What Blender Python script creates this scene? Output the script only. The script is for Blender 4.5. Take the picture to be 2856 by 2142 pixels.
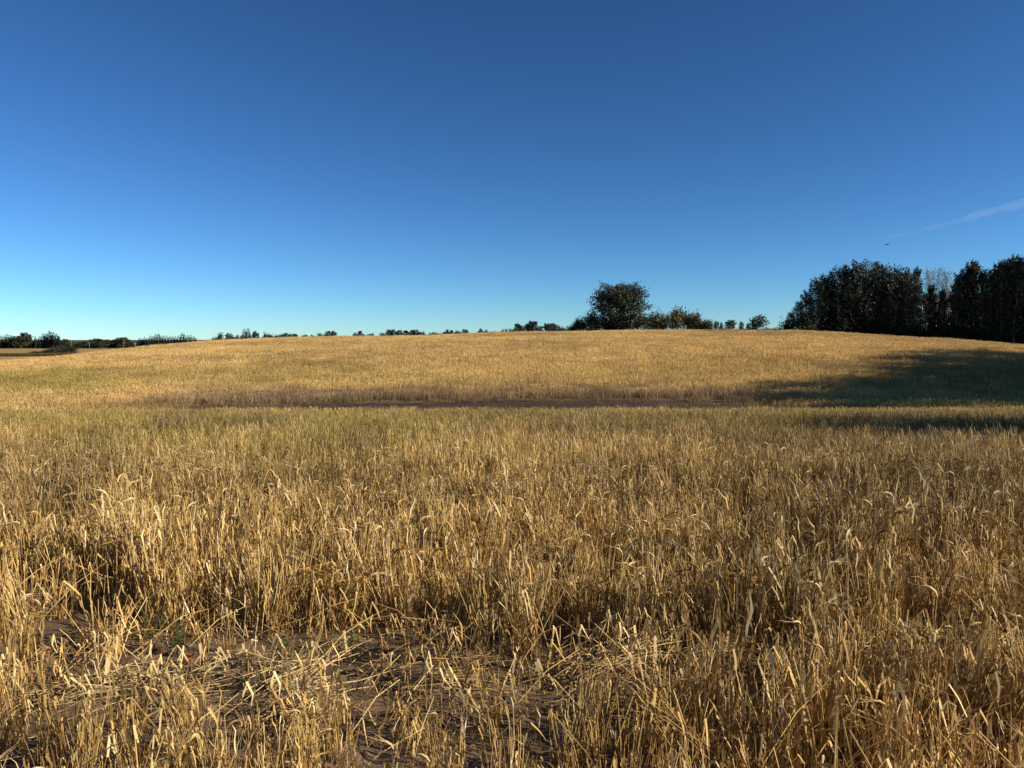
import bpy, bmesh, math, random
import numpy as np
from mathutils import Vector

# ------------------------------------------------------------------ scene, camera, sky, sun
sc = bpy.context.scene
C = sc.collection
for o in list(bpy.data.objects):
    bpy.data.objects.remove(o, do_unlink=True)

EYE = 1.65
FPX = 2063.0                       # focal length in photograph pixels (2856 wide)
CX, CY, HOR = 1428.0, 1071.0, 945.0
PITCH = math.atan((CY - HOR) / FPX)

cam_d = bpy.data.cameras.new('camera')
cam_d.sensor_width = 36.0
cam_d.lens = 36.0 * FPX / 2856.0
cam_d.clip_start = 0.05
cam_d.clip_end = 30000.0
cam = bpy.data.objects.new('camera', cam_d)
cam.location = (0, 0, EYE)
cam.rotation_euler = (math.radians(90) - PITCH, 0, 0)
C.objects.link(cam)
sc.camera = cam

SUN_AZ = math.radians(105.0)        # clockwise from the viewing direction (+Y)
SUN_EL = math.radians(25.0)

world = bpy.data.worlds.new('World')
sc.world = world
world.use_nodes = True
wn = world.node_tree.nodes
wl = world.node_tree.links
wn.clear()
w_out = wn.new('ShaderNodeOutputWorld')
w_bg = wn.new('ShaderNodeBackground')
w_sky = wn.new('ShaderNodeTexSky')
w_sky.sky_type = 'NISHITA'
w_sky.sun_disc = False
w_sky.sun_elevation = SUN_EL
w_sky.sun_rotation = SUN_AZ
w_sky.altitude = 700.0
w_sky.air_density = 0.8
w_sky.dust_density = 0.0
w_sky.ozone_density = 7.0
w_bg.inputs['Strength'].default_value = 0.05
w_gam = wn.new('ShaderNodeGamma')
w_gam.inputs['Gamma'].default_value = 1.3
wl.new(w_sky.outputs[0], w_gam.inputs['Color'])
w_wb = wn.new('ShaderNodeMix'); w_wb.data_type = 'RGBA'; w_wb.blend_type = 'MULTIPLY'; w_wb.inputs[0].default_value = 1.0
w_wb.inputs[7].default_value = (0.89, 1.0, 0.91, 1)
wl.new(w_gam.outputs[0], w_wb.inputs[6]); wl.new(w_wb.outputs[2], w_bg.inputs['Color'])
wl.new(w_bg.outputs[0], w_out.inputs['Surface'])

sun_d = bpy.data.lights.new('sun', 'SUN')
sun_d.energy = 5.0
sun_d.angle = math.radians(0.53)
sun_d.color = (1.0, 0.92, 0.80)
sun = bpy.data.objects.new('sun', sun_d)
sdir = Vector((math.sin(SUN_AZ) * math.cos(SUN_EL), math.cos(SUN_AZ) * math.cos(SUN_EL), math.sin(SUN_EL)))
sun.rotation_euler = sdir.to_track_quat('Z', 'Y').to_euler()
sun.location = (60, 0, 40)
C.objects.link(sun)

sc.render.engine = 'CYCLES'
sc.view_settings.view_transform = 'Standard'
sc.view_settings.look = 'None'
sc.view_settings.gamma = 1.0
sc.view_settings.exposure = 0.65
sc.view_settings.use_curve_mapping = False
sc.cycles.max_bounces = 5
sc.cycles.volume_bounces = 1
sc.cycles.diffuse_bounces = 2
sc.cycles.glossy_bounces = 1
sc.cycles.transmission_bounces = 3
sc.cycles.transparent_max_bounces = 4

R = np.random.default_rng(7)
random.seed(7)

# ------------------------------------------------------------------ helpers
def vnoise(x, y, seed=0):
    """smooth value noise, roughly 0..1"""
    x = np.asarray(x, float); y = np.asarray(y, float)
    xi = np.floor(x).astype(np.int64); yi = np.floor(y).astype(np.int64)
    xf = x - xi; yf = y - yi
    def h(a, b):
        n = (a * 374761393 + b * 668265263 + seed * 974634777) & 0x7fffffff
        n = ((n ^ (n >> 13)) * 1274126177) & 0x7fffffff
        n = n ^ (n >> 16)
        return (n & 0xffff) / 65535.0
    u = xf * xf * (3 - 2 * xf); v = yf * yf * (3 - 2 * yf)
    return (h(xi, yi) * (1 - u) + h(xi + 1, yi) * u) * (1 - v) + (h(xi, yi + 1) * (1 - u) + h(xi + 1, yi + 1) * u) * v

def fbm(x, y, seed=0, oct=3):
    s = 0; a = 0.5; t = 0
    for k in range(oct):
        s = s + a * vnoise(np.asarray(x) * 2 ** k, np.asarray(y) * 2 ** k, seed + k * 17); t += a; a *= 0.5
    return s / t

def sstep(a, b, x):
    t = np.clip((np.asarray(x, float) - a) / (b - a), 0, 1)
    return t * t * (3 - 2 * t)

def pix(xn, yn, Y):
    """photograph pixel at forward distance Y -> world x, z"""
    v = -(yn - CY) / FPX
    c, s = math.cos(PITCH), math.sin(PITCH)
    zp = Y * (v * c - s) / (c + v * s)
    depth = Y * c - zp * s
    return (xn - CX) / FPX * depth, EYE + zp

# ------------------------------------------------------------------ the lie of the land
CROP = 0.64
crest_tab = [  # photo x, photo y of the crop line on the crest, distance of the crest
    (-400, 1022, 105), (0, 1006, 105), (202, 988, 112), (367, 968, 122), (543, 951, 138), (700, 945, 150),
    (866, 938.5, 160), (1150, 936.5, 165), (1350, 927, 168), (1650, 920.5, 168), (1900, 919.5, 160), (2150, 918, 140),
    (2245, 920, 130), (2400, 931, 118), (2560, 941, 110), (2700, 949, 105), (2856, 961, 100), (3250, 985, 95)]
CU = np.array([(a - CX) / FPX for a, b, d in crest_tab])
CD = np.array([d for a, b, d in crest_tab], float)
CZ = np.array([pix(a, b, d)[1] - CROP for a, b, d in crest_tab])
NY = np.array([-60, -10, 0, 5, 10, 16, 22, 27, 32, 38, 43, 48, 60.])
NZ = np.array([0.8, 0.2, 0, -0.13, -0.31, -0.64, -1.06, -1.62, -2.02, -2.24, -2.24, -2.08, -1.5])

def smooth_interp(x, xp, fp):
    x = np.asarray(x, float)
    w = 0
    for k in (-1.0, -0.5, 0, 0.5, 1.0):
        d = 0.035 if xp is CU else 2.2
        w = w + np.interp(x + k * d, xp, fp)
    return w / 5

def terrain(x, y):
    x = np.asarray(x, float); y = np.asarray(y, float)
    u = np.clip(x / np.maximum(y, 40.0), -0.95, 0.95)
    zc = smooth_interp(u, CU, CZ); dc = smooth_interp(u, CU, CD)
    near = np.interp(y, NY, NZ) * 0.5 + 0.25 * (np.interp(y - 2, NY, NZ) + np.interp(y + 2, NY, NZ))
    # the hillside: from the foot (y = 46) to the crest
    t = np.clip((y - 46.0) / (dc - 46.0), 0, 1)
    prof = 0.55 * t + 0.45 * (1 - (1 - t) ** 2.2)
    prof = prof * (1 - 0.35 * (1 - t) ** 6)
    hill = -2.12 + (zc + 2.12) * prof
    k = sstep(42, 54, y)
    z = near * (1 - k) + hill * k
    # beyond the crest the land falls to a lower plain
    far = sstep(0, 1, (y - dc) / 130.0)
    plain = -4.4 - 2.0 * sstep(500, 2500, y)
    fl = 1 - (1 - np.clip((y - dc) / 90.0, 0, 1)) ** 2
    left = zc * (1 - fl) + plain * fl
    # elsewhere the upland goes on behind the crest, just below the line of sight
    yy = np.minimum(y, 600.0)
    upland = EYE + (zc + CROP - EYE) * yy / dc - CROP - 1.5 * sstep(0, 60, y - dc)
    kl = sstep(-0.45, -0.36, u)
    z = np.where(y > dc, left * (1 - kl) + upland * kl, z)
    z = z + (fbm(x * 0.06, y * 0.06, 3) - 0.5) * 0.35 * sstep(12, 60, y) * (1 - sstep(0, 40, y - dc))
    z = z + (fbm(x * 0.5, y * 0.5, 5) - 0.5) * 0.05
    return z

def tz(x, y):
    return float(terrain(np.array([x]), np.array([y]))[0])

# ------------------------------------------------------------------ materials
def new_mat(name):
    m = bpy.data.materials.new(name); m.use_nodes = True
    nt = m.node_tree; nt.nodes.clear()
    out = nt.nodes.new('ShaderNodeOutputMaterial')
    return m, nt, out

def ramp(nt, stops):
    r = nt.nodes.new('ShaderNodeValToRGB')
    el = r.color_ramp.elements
    while len(el) < len(stops): el.new(0.5)
    for e, (p, c) in zip(el, stops):
        e.position = p; e.color = (*c, 1)
    return r

def attr(nt, name, kind='GEOMETRY'):
    a = nt.nodes.new('ShaderNodeAttribute'); a.attribute_name = name; a.attribute_type = kind
    return a

def mix(nt, fac, a, b, mode='MIX'):
    n = nt.nodes.new('ShaderNodeMix'); n.data_type = 'RGBA'; n.blend_type = mode
    for sock, v in ((n.inputs[0], fac), (n.inputs[6], a), (n.inputs[7], b)):
        if hasattr(v, 'is_linked') or hasattr(v, 'node'):
            nt.links.new(v, sock)
        elif isinstance(v, (int, float)):
            sock.default_value = v
        else:
            sock.default_value = (*v, 1)
    return n.outputs[2]

def leafy(nt, out, col, trans=0.25, rough=0.6, spec=0.25):
    p = nt.nodes.new('ShaderNodeBsdfPrincipled')
    p.inputs['Roughness'].default_value = rough
    p.inputs['Specular IOR Level'].default_value = spec
    nt.links.new(col, p.inputs['Base Color'])
    t = nt.nodes.new('ShaderNodeBsdfTranslucent')
    nt.links.new(col, t.inputs['Color'])
    m = nt.nodes.new('ShaderNodeMixShader'); m.inputs[0].default_value = trans
    nt.links.new(p.outputs[0], m.inputs[1]); nt.links.new(t.outputs[0], m.inputs[2])
    nt.links.new(m.outputs[0], out.inputs['Surface'])

def straw_material():
    m, nt, out = new_mat('dry_straw')
    v = attr(nt, 'var')
    r = ramp(nt, [(0.0, (0.13, 0.075, 0.026)), (0.18, (0.27, 0.168, 0.055)), (0.45, (0.48, 0.312, 0.105)),
                  (0.75, (0.66, 0.455, 0.175)), (1.0, (0.78, 0.62, 0.33))])
    nt.links.new(v.outputs['Fac'], r.inputs[0])
    t = attr(nt, 'tint', 'INSTANCER')
    s = nt.nodes.new('ShaderNodeSeparateXYZ'); nt.links.new(t.outputs['Vector'], s.inputs[0])
    g = ramp(nt, [(0.0, (0.095, 0.080, 0.018)), (0.5, (0.27, 0.215, 0.052)), (1.0, (0.52, 0.41, 0.13))])
    nt.links.new(v.outputs['Fac'], g.inputs[0])
    pm = ramp(nt, [(0.0, (0.05, 0.036, 0.03)), (0.5, (0.155, 0.115, 0.09)), (1.0, (0.38, 0.30, 0.22))])
    nt.links.new(v.outputs['Fac'], pm.inputs[0])
    c = mix(nt, s.outputs[0], r.outputs[0], g.outputs[0])
    c = mix(nt, s.outputs[1], c, pm.outputs[0])
    c = mix(nt, 1.0, c, (1.0, 0.94, 0.84), 'MULTIPLY')
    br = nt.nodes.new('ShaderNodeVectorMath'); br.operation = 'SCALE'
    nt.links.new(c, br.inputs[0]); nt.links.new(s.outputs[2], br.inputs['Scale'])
    leafy(nt, out, br.outputs[0], 0.2, 0.62, 0.2)
    return m

def plain_straw_material(name, lo, hi):
    m, nt, out = new_mat(name)
    v = attr(nt, 'var'); r = ramp(nt, [(0, lo), (1, hi)]); nt.links.new(v.outputs['Fac'], r.inputs[0])
    leafy(nt, out, r.outputs[0], 0.18, 0.6, 0.25)
    return m

def foliage_material(name, lo, mid, hi, trans=0.2):
    m, nt, out = new_mat(name)
    v = attr(nt, 'var'); r = ramp(nt, [(0, lo), (0.55, mid), (1, hi)]); nt.links.new(v.outputs['Fac'], r.inputs[0])
    oi = nt.nodes.new('ShaderNodeObjectInfo')
    h = nt.nodes.new('ShaderNodeHueSaturation')
    mr = nt.nodes.new('ShaderNodeMapRange'); mr.inputs[3].default_value = 0.75; mr.inputs[4].default_value = 1.25
    nt.links.new(oi.outputs['Random'], mr.inputs[0]); nt.links.new(mr.outputs[0], h.inputs['Value'])
    nt.links.new(r.outputs[0], h.inputs['Color'])
    leafy(nt, out, h.outputs[0], trans, 0.55, 0.3)
    return m

def bark_material(name, a, b, scale=6.0):
    m, nt, out = new_mat(name)
    tc = nt.nodes.new('ShaderNodeTexCoord'); mp = nt.nodes.new('ShaderNodeMapping'); mp.inputs['Scale'].default_value = (3, 3, 0.9)
    n = nt.nodes.new('ShaderNodeTexNoise'); n.inputs['Scale'].default_value = scale; n.inputs['Detail'].default_value = 5
    nt.links.new(tc.outputs['Object'], mp.inputs[0]); nt.links.new(mp.outputs[0], n.inputs['Vector'])
    r = ramp(nt, [(0.35, a), (0.62, b)]); nt.links.new(n.outputs[0], r.inputs[0])
    p = nt.nodes.new('ShaderNodeBsdfPrincipled'); p.inputs['Roughness'].default_value = 0.85
    nt.links.new(r.outputs[0], p.inputs['Base Color'])
    bp = nt.nodes.new('ShaderNodeBump'); bp.inputs['Strength'].default_value = 0.5; bp.inputs['Distance'].default_value = 0.02
    nt.links.new(n.outputs[0], bp.inputs['Height']); nt.links.new(bp.outputs[0], p.inputs['Normal'])
    nt.links.new(p.outputs[0], out.inputs['Surface'])
    return m

def noise_material(name, a, b, scale, rough=0.8, metal=0.0):
    m, nt, out = new_mat(name)
    tc = nt.nodes.new('ShaderNodeTexCoord')
    n = nt.nodes.new('ShaderNodeTexNoise'); n.inputs['Scale'].default_value = scale; n.inputs['Detail'].default_value = 4
    nt.links.new(tc.outputs['Object'], n.inputs['Vector'])
    r = ramp(nt, [(0.3, a), (0.7, b)]); nt.links.new(n.outputs[0], r.inputs[0])
    p = nt.nodes.new('ShaderNodeBsdfPrincipled'); p.inputs['Roughness'].default_value = rough; p.inputs['Metallic'].default_value = metal
    nt.links.new(r.outputs[0], p.inputs['Base Color']); nt.links.new(p.outputs[0], out.inputs['Surface'])
    return m

def ground_material():
    m, nt, out = new_mat('field_soil')
    g = nt.nodes.new('ShaderNodeNewGeometry')
    n1 = nt.nodes.new('ShaderNodeTexNoise'); n1.inputs['Scale'].default_value = 1.3; n1.inputs['Detail'].default_value = 8; n1.inputs['Roughness'].default_value = 0.7
    n2 = nt.nodes.new('ShaderNodeTexNoise'); n2.inputs['Scale'].default_value = 38; n2.inputs['Detail'].default_value = 6; n2.inputs['Roughness'].default_value = 0.75
    vo = nt.nodes.new('ShaderNodeTexVoronoi'); vo.inputs['Scale'].default_value = 26; vo.feature = 'DISTANCE_TO_EDGE'
    for n in (n1, n2, vo): nt.links.new(g.outputs['Position'], n.inputs['Vector'])
    r1 = ramp(nt, [(0.3, (0.13, 0.086, 0.048)), (0.7, (0.25, 0.168, 0.098))]); nt.links.new(n1.outputs[0], r1.inputs[0])
    r2 = ramp(nt, [(0.3, (0.55, 0.55, 0.55)), (0.7, (1.25, 1.22, 1.18))]); nt.links.new(n2.outputs[0], r2.inputs[0])
    soil = mix(nt, 1.0, r1.outputs[0], r2.outputs[0], 'MULTIPLY')
    z = attr(nt, 'cover'); s = nt.nodes.new('ShaderNodeSeparateXYZ'); nt.links.new(z.outputs['Vector'], s.inputs[0])
    n3 = nt.nodes.new('ShaderNodeTexNoise'); n3.inputs['Scale'].default_value = 0.35; n3.inputs['Detail'].default_value = 9; n3.inputs['Roughness'].default_value = 0.7
    nt.links.new(g.outputs['Position'], n3.inputs['Vector'])
    st = ramp(nt, [(0.3, (0.24, 0.15, 0.05)), (0.7, (0.42, 0.28, 0.10))]); nt.links.new(n3.outputs[0], st.inputs[0])
    gr = ramp(nt, [(0.3, (0.05, 0.055, 0.015)), (0.7, (0.10, 0.10, 0.03))]); nt.links.new(n3.outputs[0], gr.inputs[0])
    c = mix(nt, s.outputs[0], soil, st.outputs[0])
    c = mix(nt, s.outputs[1], c, gr.outputs[0])
    md = ramp(nt, [(0.35, (0.030, 0.018, 0.010)), (0.65, (0.085, 0.054, 0.032))]); nt.links.new(n1.outputs[0], md.inputs[0])
    c = mix(nt, s.outputs[2], c, md.outputs[0])
    p = nt.nodes.new('ShaderNodeBsdfPrincipled'); p.inputs['Roughness'].default_value = 0.95; p.inputs['Specular IOR Level'].default_value = 0.15
    nt.links.new(c, p.inputs['Base Color'])
    b1 = nt.nodes.new('ShaderNodeBump'); b1.inputs['Strength'].default_value = 0.8; b1.inputs['Distance'].default_value = 0.012
    nt.links.new(n2.outputs[0], b1.inputs['Height'])
    b2 = nt.nodes.new('ShaderNodeBump'); b2.inputs['Strength'].default_value = 0.35; b2.inputs['Distance'].default_value = 0.006
    nt.links.new(vo.outputs['Distance'], b2.inputs['Height']); nt.links.new(b1.outputs[0], b2.inputs['Normal'])
    nt.links.new(b2.outputs[0], p.inputs['Normal'])
    nt.links.new(p.outputs[0], out.inputs['Surface'])
    return m

M = {}
M['straw'] = straw_material()
M['fallen'] = plain_straw_material('fallen_straw', (0.24, 0.15, 0.055), (0.74, 0.55, 0.25))
M['weed'] = plain_straw_material('weed_green', (0.03, 0.05, 0.012), (0.10, 0.14, 0.03))
M['aspen'] = foliage_material('aspen_leaf', (0.010, 0.013, 0.006), (0.023, 0.028, 0.011), (0.046, 0.048, 0.021))
M['poplar'] = foliage_material('poplar_leaf', (0.014, 0.018, 0.009), (0.034, 0.041, 0.018), (0.085, 0.085, 0.045))
M['shrub'] = foliage_material('shrub_leaf', (0.03, 0.032, 0.010), (0.09, 0.084, 0.026), (0.17, 0.145, 0.055))
M['spruce'] = foliage_material('spruce_needle', (0.010, 0.015, 0.009), (0.026, 0.034, 0.019), (0.05, 0.058, 0.033), 0.05)
M['fartree'] = foliage_material('far_leaf', (0.02, 0.026, 0.013), (0.05, 0.058, 0.028), (0.11, 0.11, 0.06))
M['dryleaf'] = foliage_material('sparse_leaf', (0.05, 0.045, 0.03), (0.10, 0.085, 0.06), (0.17, 0.15, 0.11))
M['pale_bark'] = bark_material('aspen_bark', (0.14, 0.13, 0.11), (0.46, 0.44, 0.39))
M['grey_bark'] = bark_material('poplar_bark', (0.05, 0.042, 0.034), (0.13, 0.112, 0.09))
M['ground'] = ground_material()

def finish(me, mats, smooth=False):
    for m in mats: me.materials.append(m)
    if smooth:
        me.polygons.foreach_set('use_smooth', np.ones(len(me.polygons), bool))
    me.update()

class MB:
    """collects verts / faces with a per-vertex 'var' value, builds one mesh"""
    def __init__(s): s.v = []; s.f = []; s.a = []; s.n = 0
    def add(s, v, f, a):
        v = np.asarray(v, float).reshape(-1, 3)
        s.v.append(v); s.f.extend([tuple(i + s.n for i in q) for q in f])
        s.a.append(np.full(len(v), a) if np.isscalar(a) else np.asarray(a, float)); s.n += len(v)
    def quads(s, V, a):                      # V: (n,4,3)
        n = len(V)
        if n == 0: return
        s.v.append(V.reshape(-1, 3))
        idx = np.arange(n * 4).reshape(n, 4) + s.n
        s.f.extend(map(tuple, idx.tolist())); s.a.append(np.repeat(a, 4)); s.n += n * 4
    def tube(s, P, rad, k=5, a=0.5):
        P = np.asarray(P, float); n = len(P)
        rad = np.broadcast_to(rad, (n,))
        T = np.gradient(P, axis=0); T /= np.linalg.norm(T, axis=1)[:, None] + 1e-9
        up = np.array([0, 0, 1.0]) if abs(T[0][2]) < 0.9 else np.array([1.0, 0, 0])
        rings = []
        for i in range(n):
            b = np.cross(T[i], up); b /= np.linalg.norm(b) + 1e-9; c = np.cross(b, T[i])
            ang = np.arange(k) * 2 * math.pi / k
            rings.append(P[i] + rad[i] * (np.cos(ang)[:, None] * b + np.sin(ang)[:, None] * c))
        f = []
        for i in range(n - 1):
            for j in range(k):
                f.append((i * k + j, (i + 1) * k + j, (i + 1) * k + (j + 1) % k, i * k + (j + 1) % k))
        f.append(tuple(range(k))); f.append(tuple((n - 1) * k + j for j in range(k))[::-1])
        s.add(np.concatenate(rings), f, a)
    def ribbon(s, P, w, side, a=0.5):
        P = np.asarray(P, float); n = len(P); w = np.asarray(w, float)
        L = P - side * w[:, None] / 2; Rr = P + side * w[:, None] / 2
        V = np.empty((2 * n, 3)); V[0::2] = L; V[1::2] = Rr
        s.add(V, [(2 * i, 2 * i + 1, 2 * i + 3, 2 * i + 2) for i in range(n - 1)], a)
    def mesh(s, name, mat, smooth=False):
        me = bpy.data.meshes.new(name)
        me.from_pydata(np.concatenate(s.v).tolist(), [], s.f)
        at = me.attributes.new('var', 'FLOAT', 'POINT')
        at.data.foreach_set('value', np.clip(np.concatenate(s.a), 0, 1).astype(np.float32))
        finish(me, [mat], smooth)
        return me

def link(name, me, parent=None, label=None, cat=None, group=None, kind=None, loc=None):
    o = bpy.data.objects.new(name, me); C.objects.link(o)
    if parent: o.parent = parent
    if label: o['label'] = label
    if cat: o['category'] = cat
    if group: o['group'] = group
    if kind: o['kind'] = kind
    if loc is not None: o.location = loc
    return o

# ------------------------------------------------------------------ the ground: one sheet to the horizon
def graded(fine0, fine1, step, lo, hi, ratio):
    a = list(np.arange(fine0, fine1 + 1e-6, step))
    s = step; v = a[-1]; up = []
    while v < hi: s *= ratio; v += s; up.append(v)
    s = step; v = a[0]; dn = []
    while v > lo: s *= ratio; v -= s; dn.append(v)
    return np.array(dn[::-1] + a + up)

def cover(x, y):
    """what covers the soil: straw litter, green grass, black wet mud"""
    u = np.clip(x / np.maximum(y, 40.0), -0.95, 0.95); dc = smooth_interp(u, CU, CD)
    straw = np.clip(sstep(10, 40, y) * 0.55 + sstep(-15, 5, y - dc) * 0.6, 0, 1)
    n = fbm(x * 0.08, y * 0.08, 11)
    green = np.zeros_like(x)
    green = np.maximum(green, sstep(480, 520, y))
    mud = bare(x, y)
    return np.stack([np.clip(straw * (1 - mud), 0, 1), np.clip(green, 0, 1), mud], -1)

def bare(x, y):
    """the wet bare hollow at the foot of the hill (0..1)"""
    w = (fbm(x * 0.12, y * 0.12, 21) - 0.5) * 5 + (fbm(x * 0.7, y * 0.7, 23) - 0.5) * 3
    cx = sstep(-26, -17, x + w) * (1 - sstep(9, 22, x + 2 * w))
    top = 43.0 + 3.2 * sstep(-20, 0, x)
    cy = sstep(31.5, 33.5, y + w * 0.25) * (1 - sstep(-1.0, 0.8, y + w * 0.3 - top))
    return cx * cy

def track(x, y):
    """the thin strip of soil in the foreground where little stands (0..1)"""
    c = 3.52 + 0.12 * sstep(0.3, 1.0, -x) + (fbm(x * 0.9, y * 0 + 3.1, 31) - 0.5) * 0.40
    w = 0.62 + (fbm(x * 1.7, y * 0 + 9.7, 33) - 0.5) * 0.55
    w = w * (1 - 0.5 * sstep(0.3, 1.6, x)) * (1 + 0.12 * sstep(0.5, 1.1, -x))
    return 1 - sstep(w * 0.65, w * 1.15, np.abs(y - c))

gx = graded(-3.6, 3.6, 0.04, -4200, 4200, 1.055)
gy = graded(1.6, 6.4, 0.035, -60, 5000, 1.035)
GX, GY = np.meshgrid(gx, gy)
GZ = terrain(GX, GY)
fine = 1 - sstep(7, 14, np.hypot(GX, GY))
clod = (fbm(GX * 9, GY * 9, 41, 3) - 0.5) * 0.05 + np.maximum(0, fbm(GX * 22, GY * 22, 43, 2) - 0.56) * 0.10
GZ = GZ + clod * fine
me = bpy.data.meshes.new('ground')
nxg, nyg = len(gx), len(gy)
V = np.stack([GX, GY, GZ], -1).reshape(-1, 3)
me.vertices.add(len(V)); me.vertices.foreach_set('co', V.astype(np.float32).ravel())
I = np.arange(nxg * nyg).reshape(nyg, nxg)
Q = np.stack([I[:-1, :-1], I[:-1, 1:], I[1:, 1:], I[1:, :-1]], -1).reshape(-1, 4)
me.loops.add(Q.size); me.loops.foreach_set('vertex_index', Q.ravel().astype(np.int32))
me.polygons.add(len(Q)); me.polygons.foreach_set('loop_start', (np.arange(len(Q)) * 4).astype(np.int32))
me.polygons.foreach_set('loop_total', np.full(len(Q), 4, np.int32))
me.update(calc_edges=True)
ca = me.attributes.new('cover', 'FLOAT_VECTOR', 'POINT')
ca.data.foreach_set('vector', cover(V[:, 0], V[:, 1]).astype(np.float32).ravel())
finish(me, [M['ground']], True)
g = link('ground', me, kind='structure', label='brown farm soil under the barley, rising to a broad low hill', cat='ground')

# ------------------------------------------------------------------ barley: plant patches, then one crop made of many of them
rng = np.random.default_rng(11)

def stem_path(rng, p0, L, lean, az, droop, n=5):
    """a stalk rising from p0, leaning and drooping towards its tip"""
    P = [np.array(p0, float)]
    d = np.array([math.sin(lean) * math.cos(az), math.sin(lean) * math.sin(az), math.cos(lean)])
    h = np.array([math.cos(az), math.sin(az), 0])
    for i in range(n):
        d = d + h * droop * (i / n) ** 2 - np.array([0, 0, droop * 0.7 * (i / n) ** 2]) + rng.normal(0, 0.05, 3)
        d /= np.linalg.norm(d)
        P.append(P[-1] + d * L / n)
    return np.array(P)

def leaf(mb, rng, base, az, L, w, var, fold):
    """a dry blade that leaves the stalk, folds over and hangs"""
    h = np.array([math.cos(az), math.sin(az), 0]); side = np.array([-math.sin(az), math.cos(az), 0])
    side = side + rng.normal(0, 0.35, 3); side /= np.linalg.norm(side)
    if fold == 0:       # hangs down beside the stalk
        pts = [(0, 0), (0.05, 0.13), (0.11, 0.03), (0.14, -0.40), (0.17 + rng.normal(0, .06), -0.85)]
    elif fold == 1:     # arches outwards
        pts = [(0, 0), (0.13, 0.28), (0.26, 0.54), (0.42, 0.24), (0.52 + rng.normal(0, .08), -0.12)]
    else:               # stands up straight
        pts = [(0, 0), (0.05, 0.25), (0.10, 0.5), (0.18, 0.75), (0.30, 0.95)]
    tw = rng.normal(0, 0.05, (5, 3)) * L
    P = np.array([base + h * a * L + np.array([0, 0, b * L]) for a, b in pts]) + tw * np.linspace(0, 1, 5)[:, None]
    mb.ribbon(P, np.array([0.7, 1.0, 0.95, 0.7, 0.1]) * w, side, var)

def ear(mb, rng, P, var, detail=True):
    """a nodding ear with awns at the end of the stalk"""
    d = P[-1] - P[-2]; d /= np.linalg.norm(d) + 1e-9
    hz = np.array([d[0], d[1], 0]); hz /= np.linalg.norm(hz) + 1e-6
    E = [P[-1]]
    for k in range(3):
        d = d + hz * 0.25 - np.array([0, 0, 0.38]); d /= np.linalg.norm(d)
        E.append(E[-1] + d * 0.025)
    mb.tube(E, np.array([0.003, 0.006, 0.0055, 0.002]), 4, var)
    for k in range(6 if detail else 3):
        b = E[rng.integers(1, 4)]; dd = d + rng.normal(0, 0.22, 3); dd /= np.linalg.norm(dd)
        s = np.cross(dd, rng.normal(0, 1, 3)); s /= np.linalg.norm(s) + 1e-9
        q = rng.uniform(0.07, 0.12)
        mb.add([b - s * 0.0011, b + s * 0.0011, b + dd * q], [(0, 1, 2)], min(1, var + 0.1))

def near_tuft(seed, n, rad, hmin, hmax, lean=0.10, ears=0.35, wide=1.0):
    rng = np.random.default_rng(seed); mb = MB()
    for i in range(n):
        a = rng.uniform(0, 6.283); r = rad * math.sqrt(rng.uniform()); az = a + rng.normal(0, 1.2)
        L = rng.uniform(hmin, hmax); var = float(np.clip(rng.normal(0.55, 0.28), 0.0, 1))
        P = stem_path(rng, (r * math.cos(a), r * math.sin(a), -0.02), L, abs(rng.normal(0, lean)), az, rng.uniform(0, 0.12))
        mb.tube(P, np.linspace(0.0026, 0.0015, len(P)) * wide, 3, var)
        for k in range(rng.integers(2, 4)):
            j = rng.integers(1, len(P)); t = rng.uniform(); b = P[j - 1] * (1 - t) + P[j] * t
            leaf(mb, rng, b, rng.uniform(0, 6.283), rng.uniform(0.06, 0.19), rng.uniform(0.005, 0.012) * wide,
                 float(np.clip(var + rng.normal(0.05, 0.2), 0, 1)), rng.choice([0, 0, 0, 0, 0, 1, 2]))
        if rng.uniform() < ears: ear(mb, rng, P, min(1, var + 0.05))
    return mb.mesh('barley_tuft', M['straw'])

def broken_tuft(seed, n, rad, h0=0.05, h1=0.28):
    """stalks knocked over: kinked at a hand's height and hanging flat"""
    rng = np.random.default_rng(seed); mb = MB()
    for i in range(n):
        a = rng.uniform(0, 6.283); r = rad * math.sqrt(rng.uniform())
        h = rng.uniform(h0, h1); az = rng.choice([0.0, math.pi]) + rng.normal(0, 0.75)
        p0 = np.array([r * math.cos(a), r * math.sin(a), -0.01]); var = float(np.clip(rng.normal(0.65, 0.2), 0.05, 1))
        k = p0 + np.array([rng.normal(0, 0.04), rng.normal(0, 0.04), h])
        L = rng.uniform(0.18, 0.42); dz = -h * rng.uniform(0.3, 0.95)
        e = k + np.array([math.cos(az) * L, math.sin(az) * L, dz]); m_ = (k + e) / 2 + np.array([0, 0, 0.03])
        mb.tube([p0, (p0 + k) / 2 + rng.normal(0, 0.01, 3), k, m_, e], np.array([.0026, .0026, .0024, .002, .0015]), 3, var)
        for q in range(2):
            b = k + (e - k) * rng.uniform(0, 0.9)
            leaf(mb, rng, b, az + rng.normal(0, 0.8), rng.uniform(0.08, 0.2), rng.uniform(0.006, 0.012), float(np.clip(var + rng.normal(0.05, 0.2), 0, 1)), rng.choice([0, 1, 1]))
    return mb.mesh('broken_tuft', M['straw'])

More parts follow.
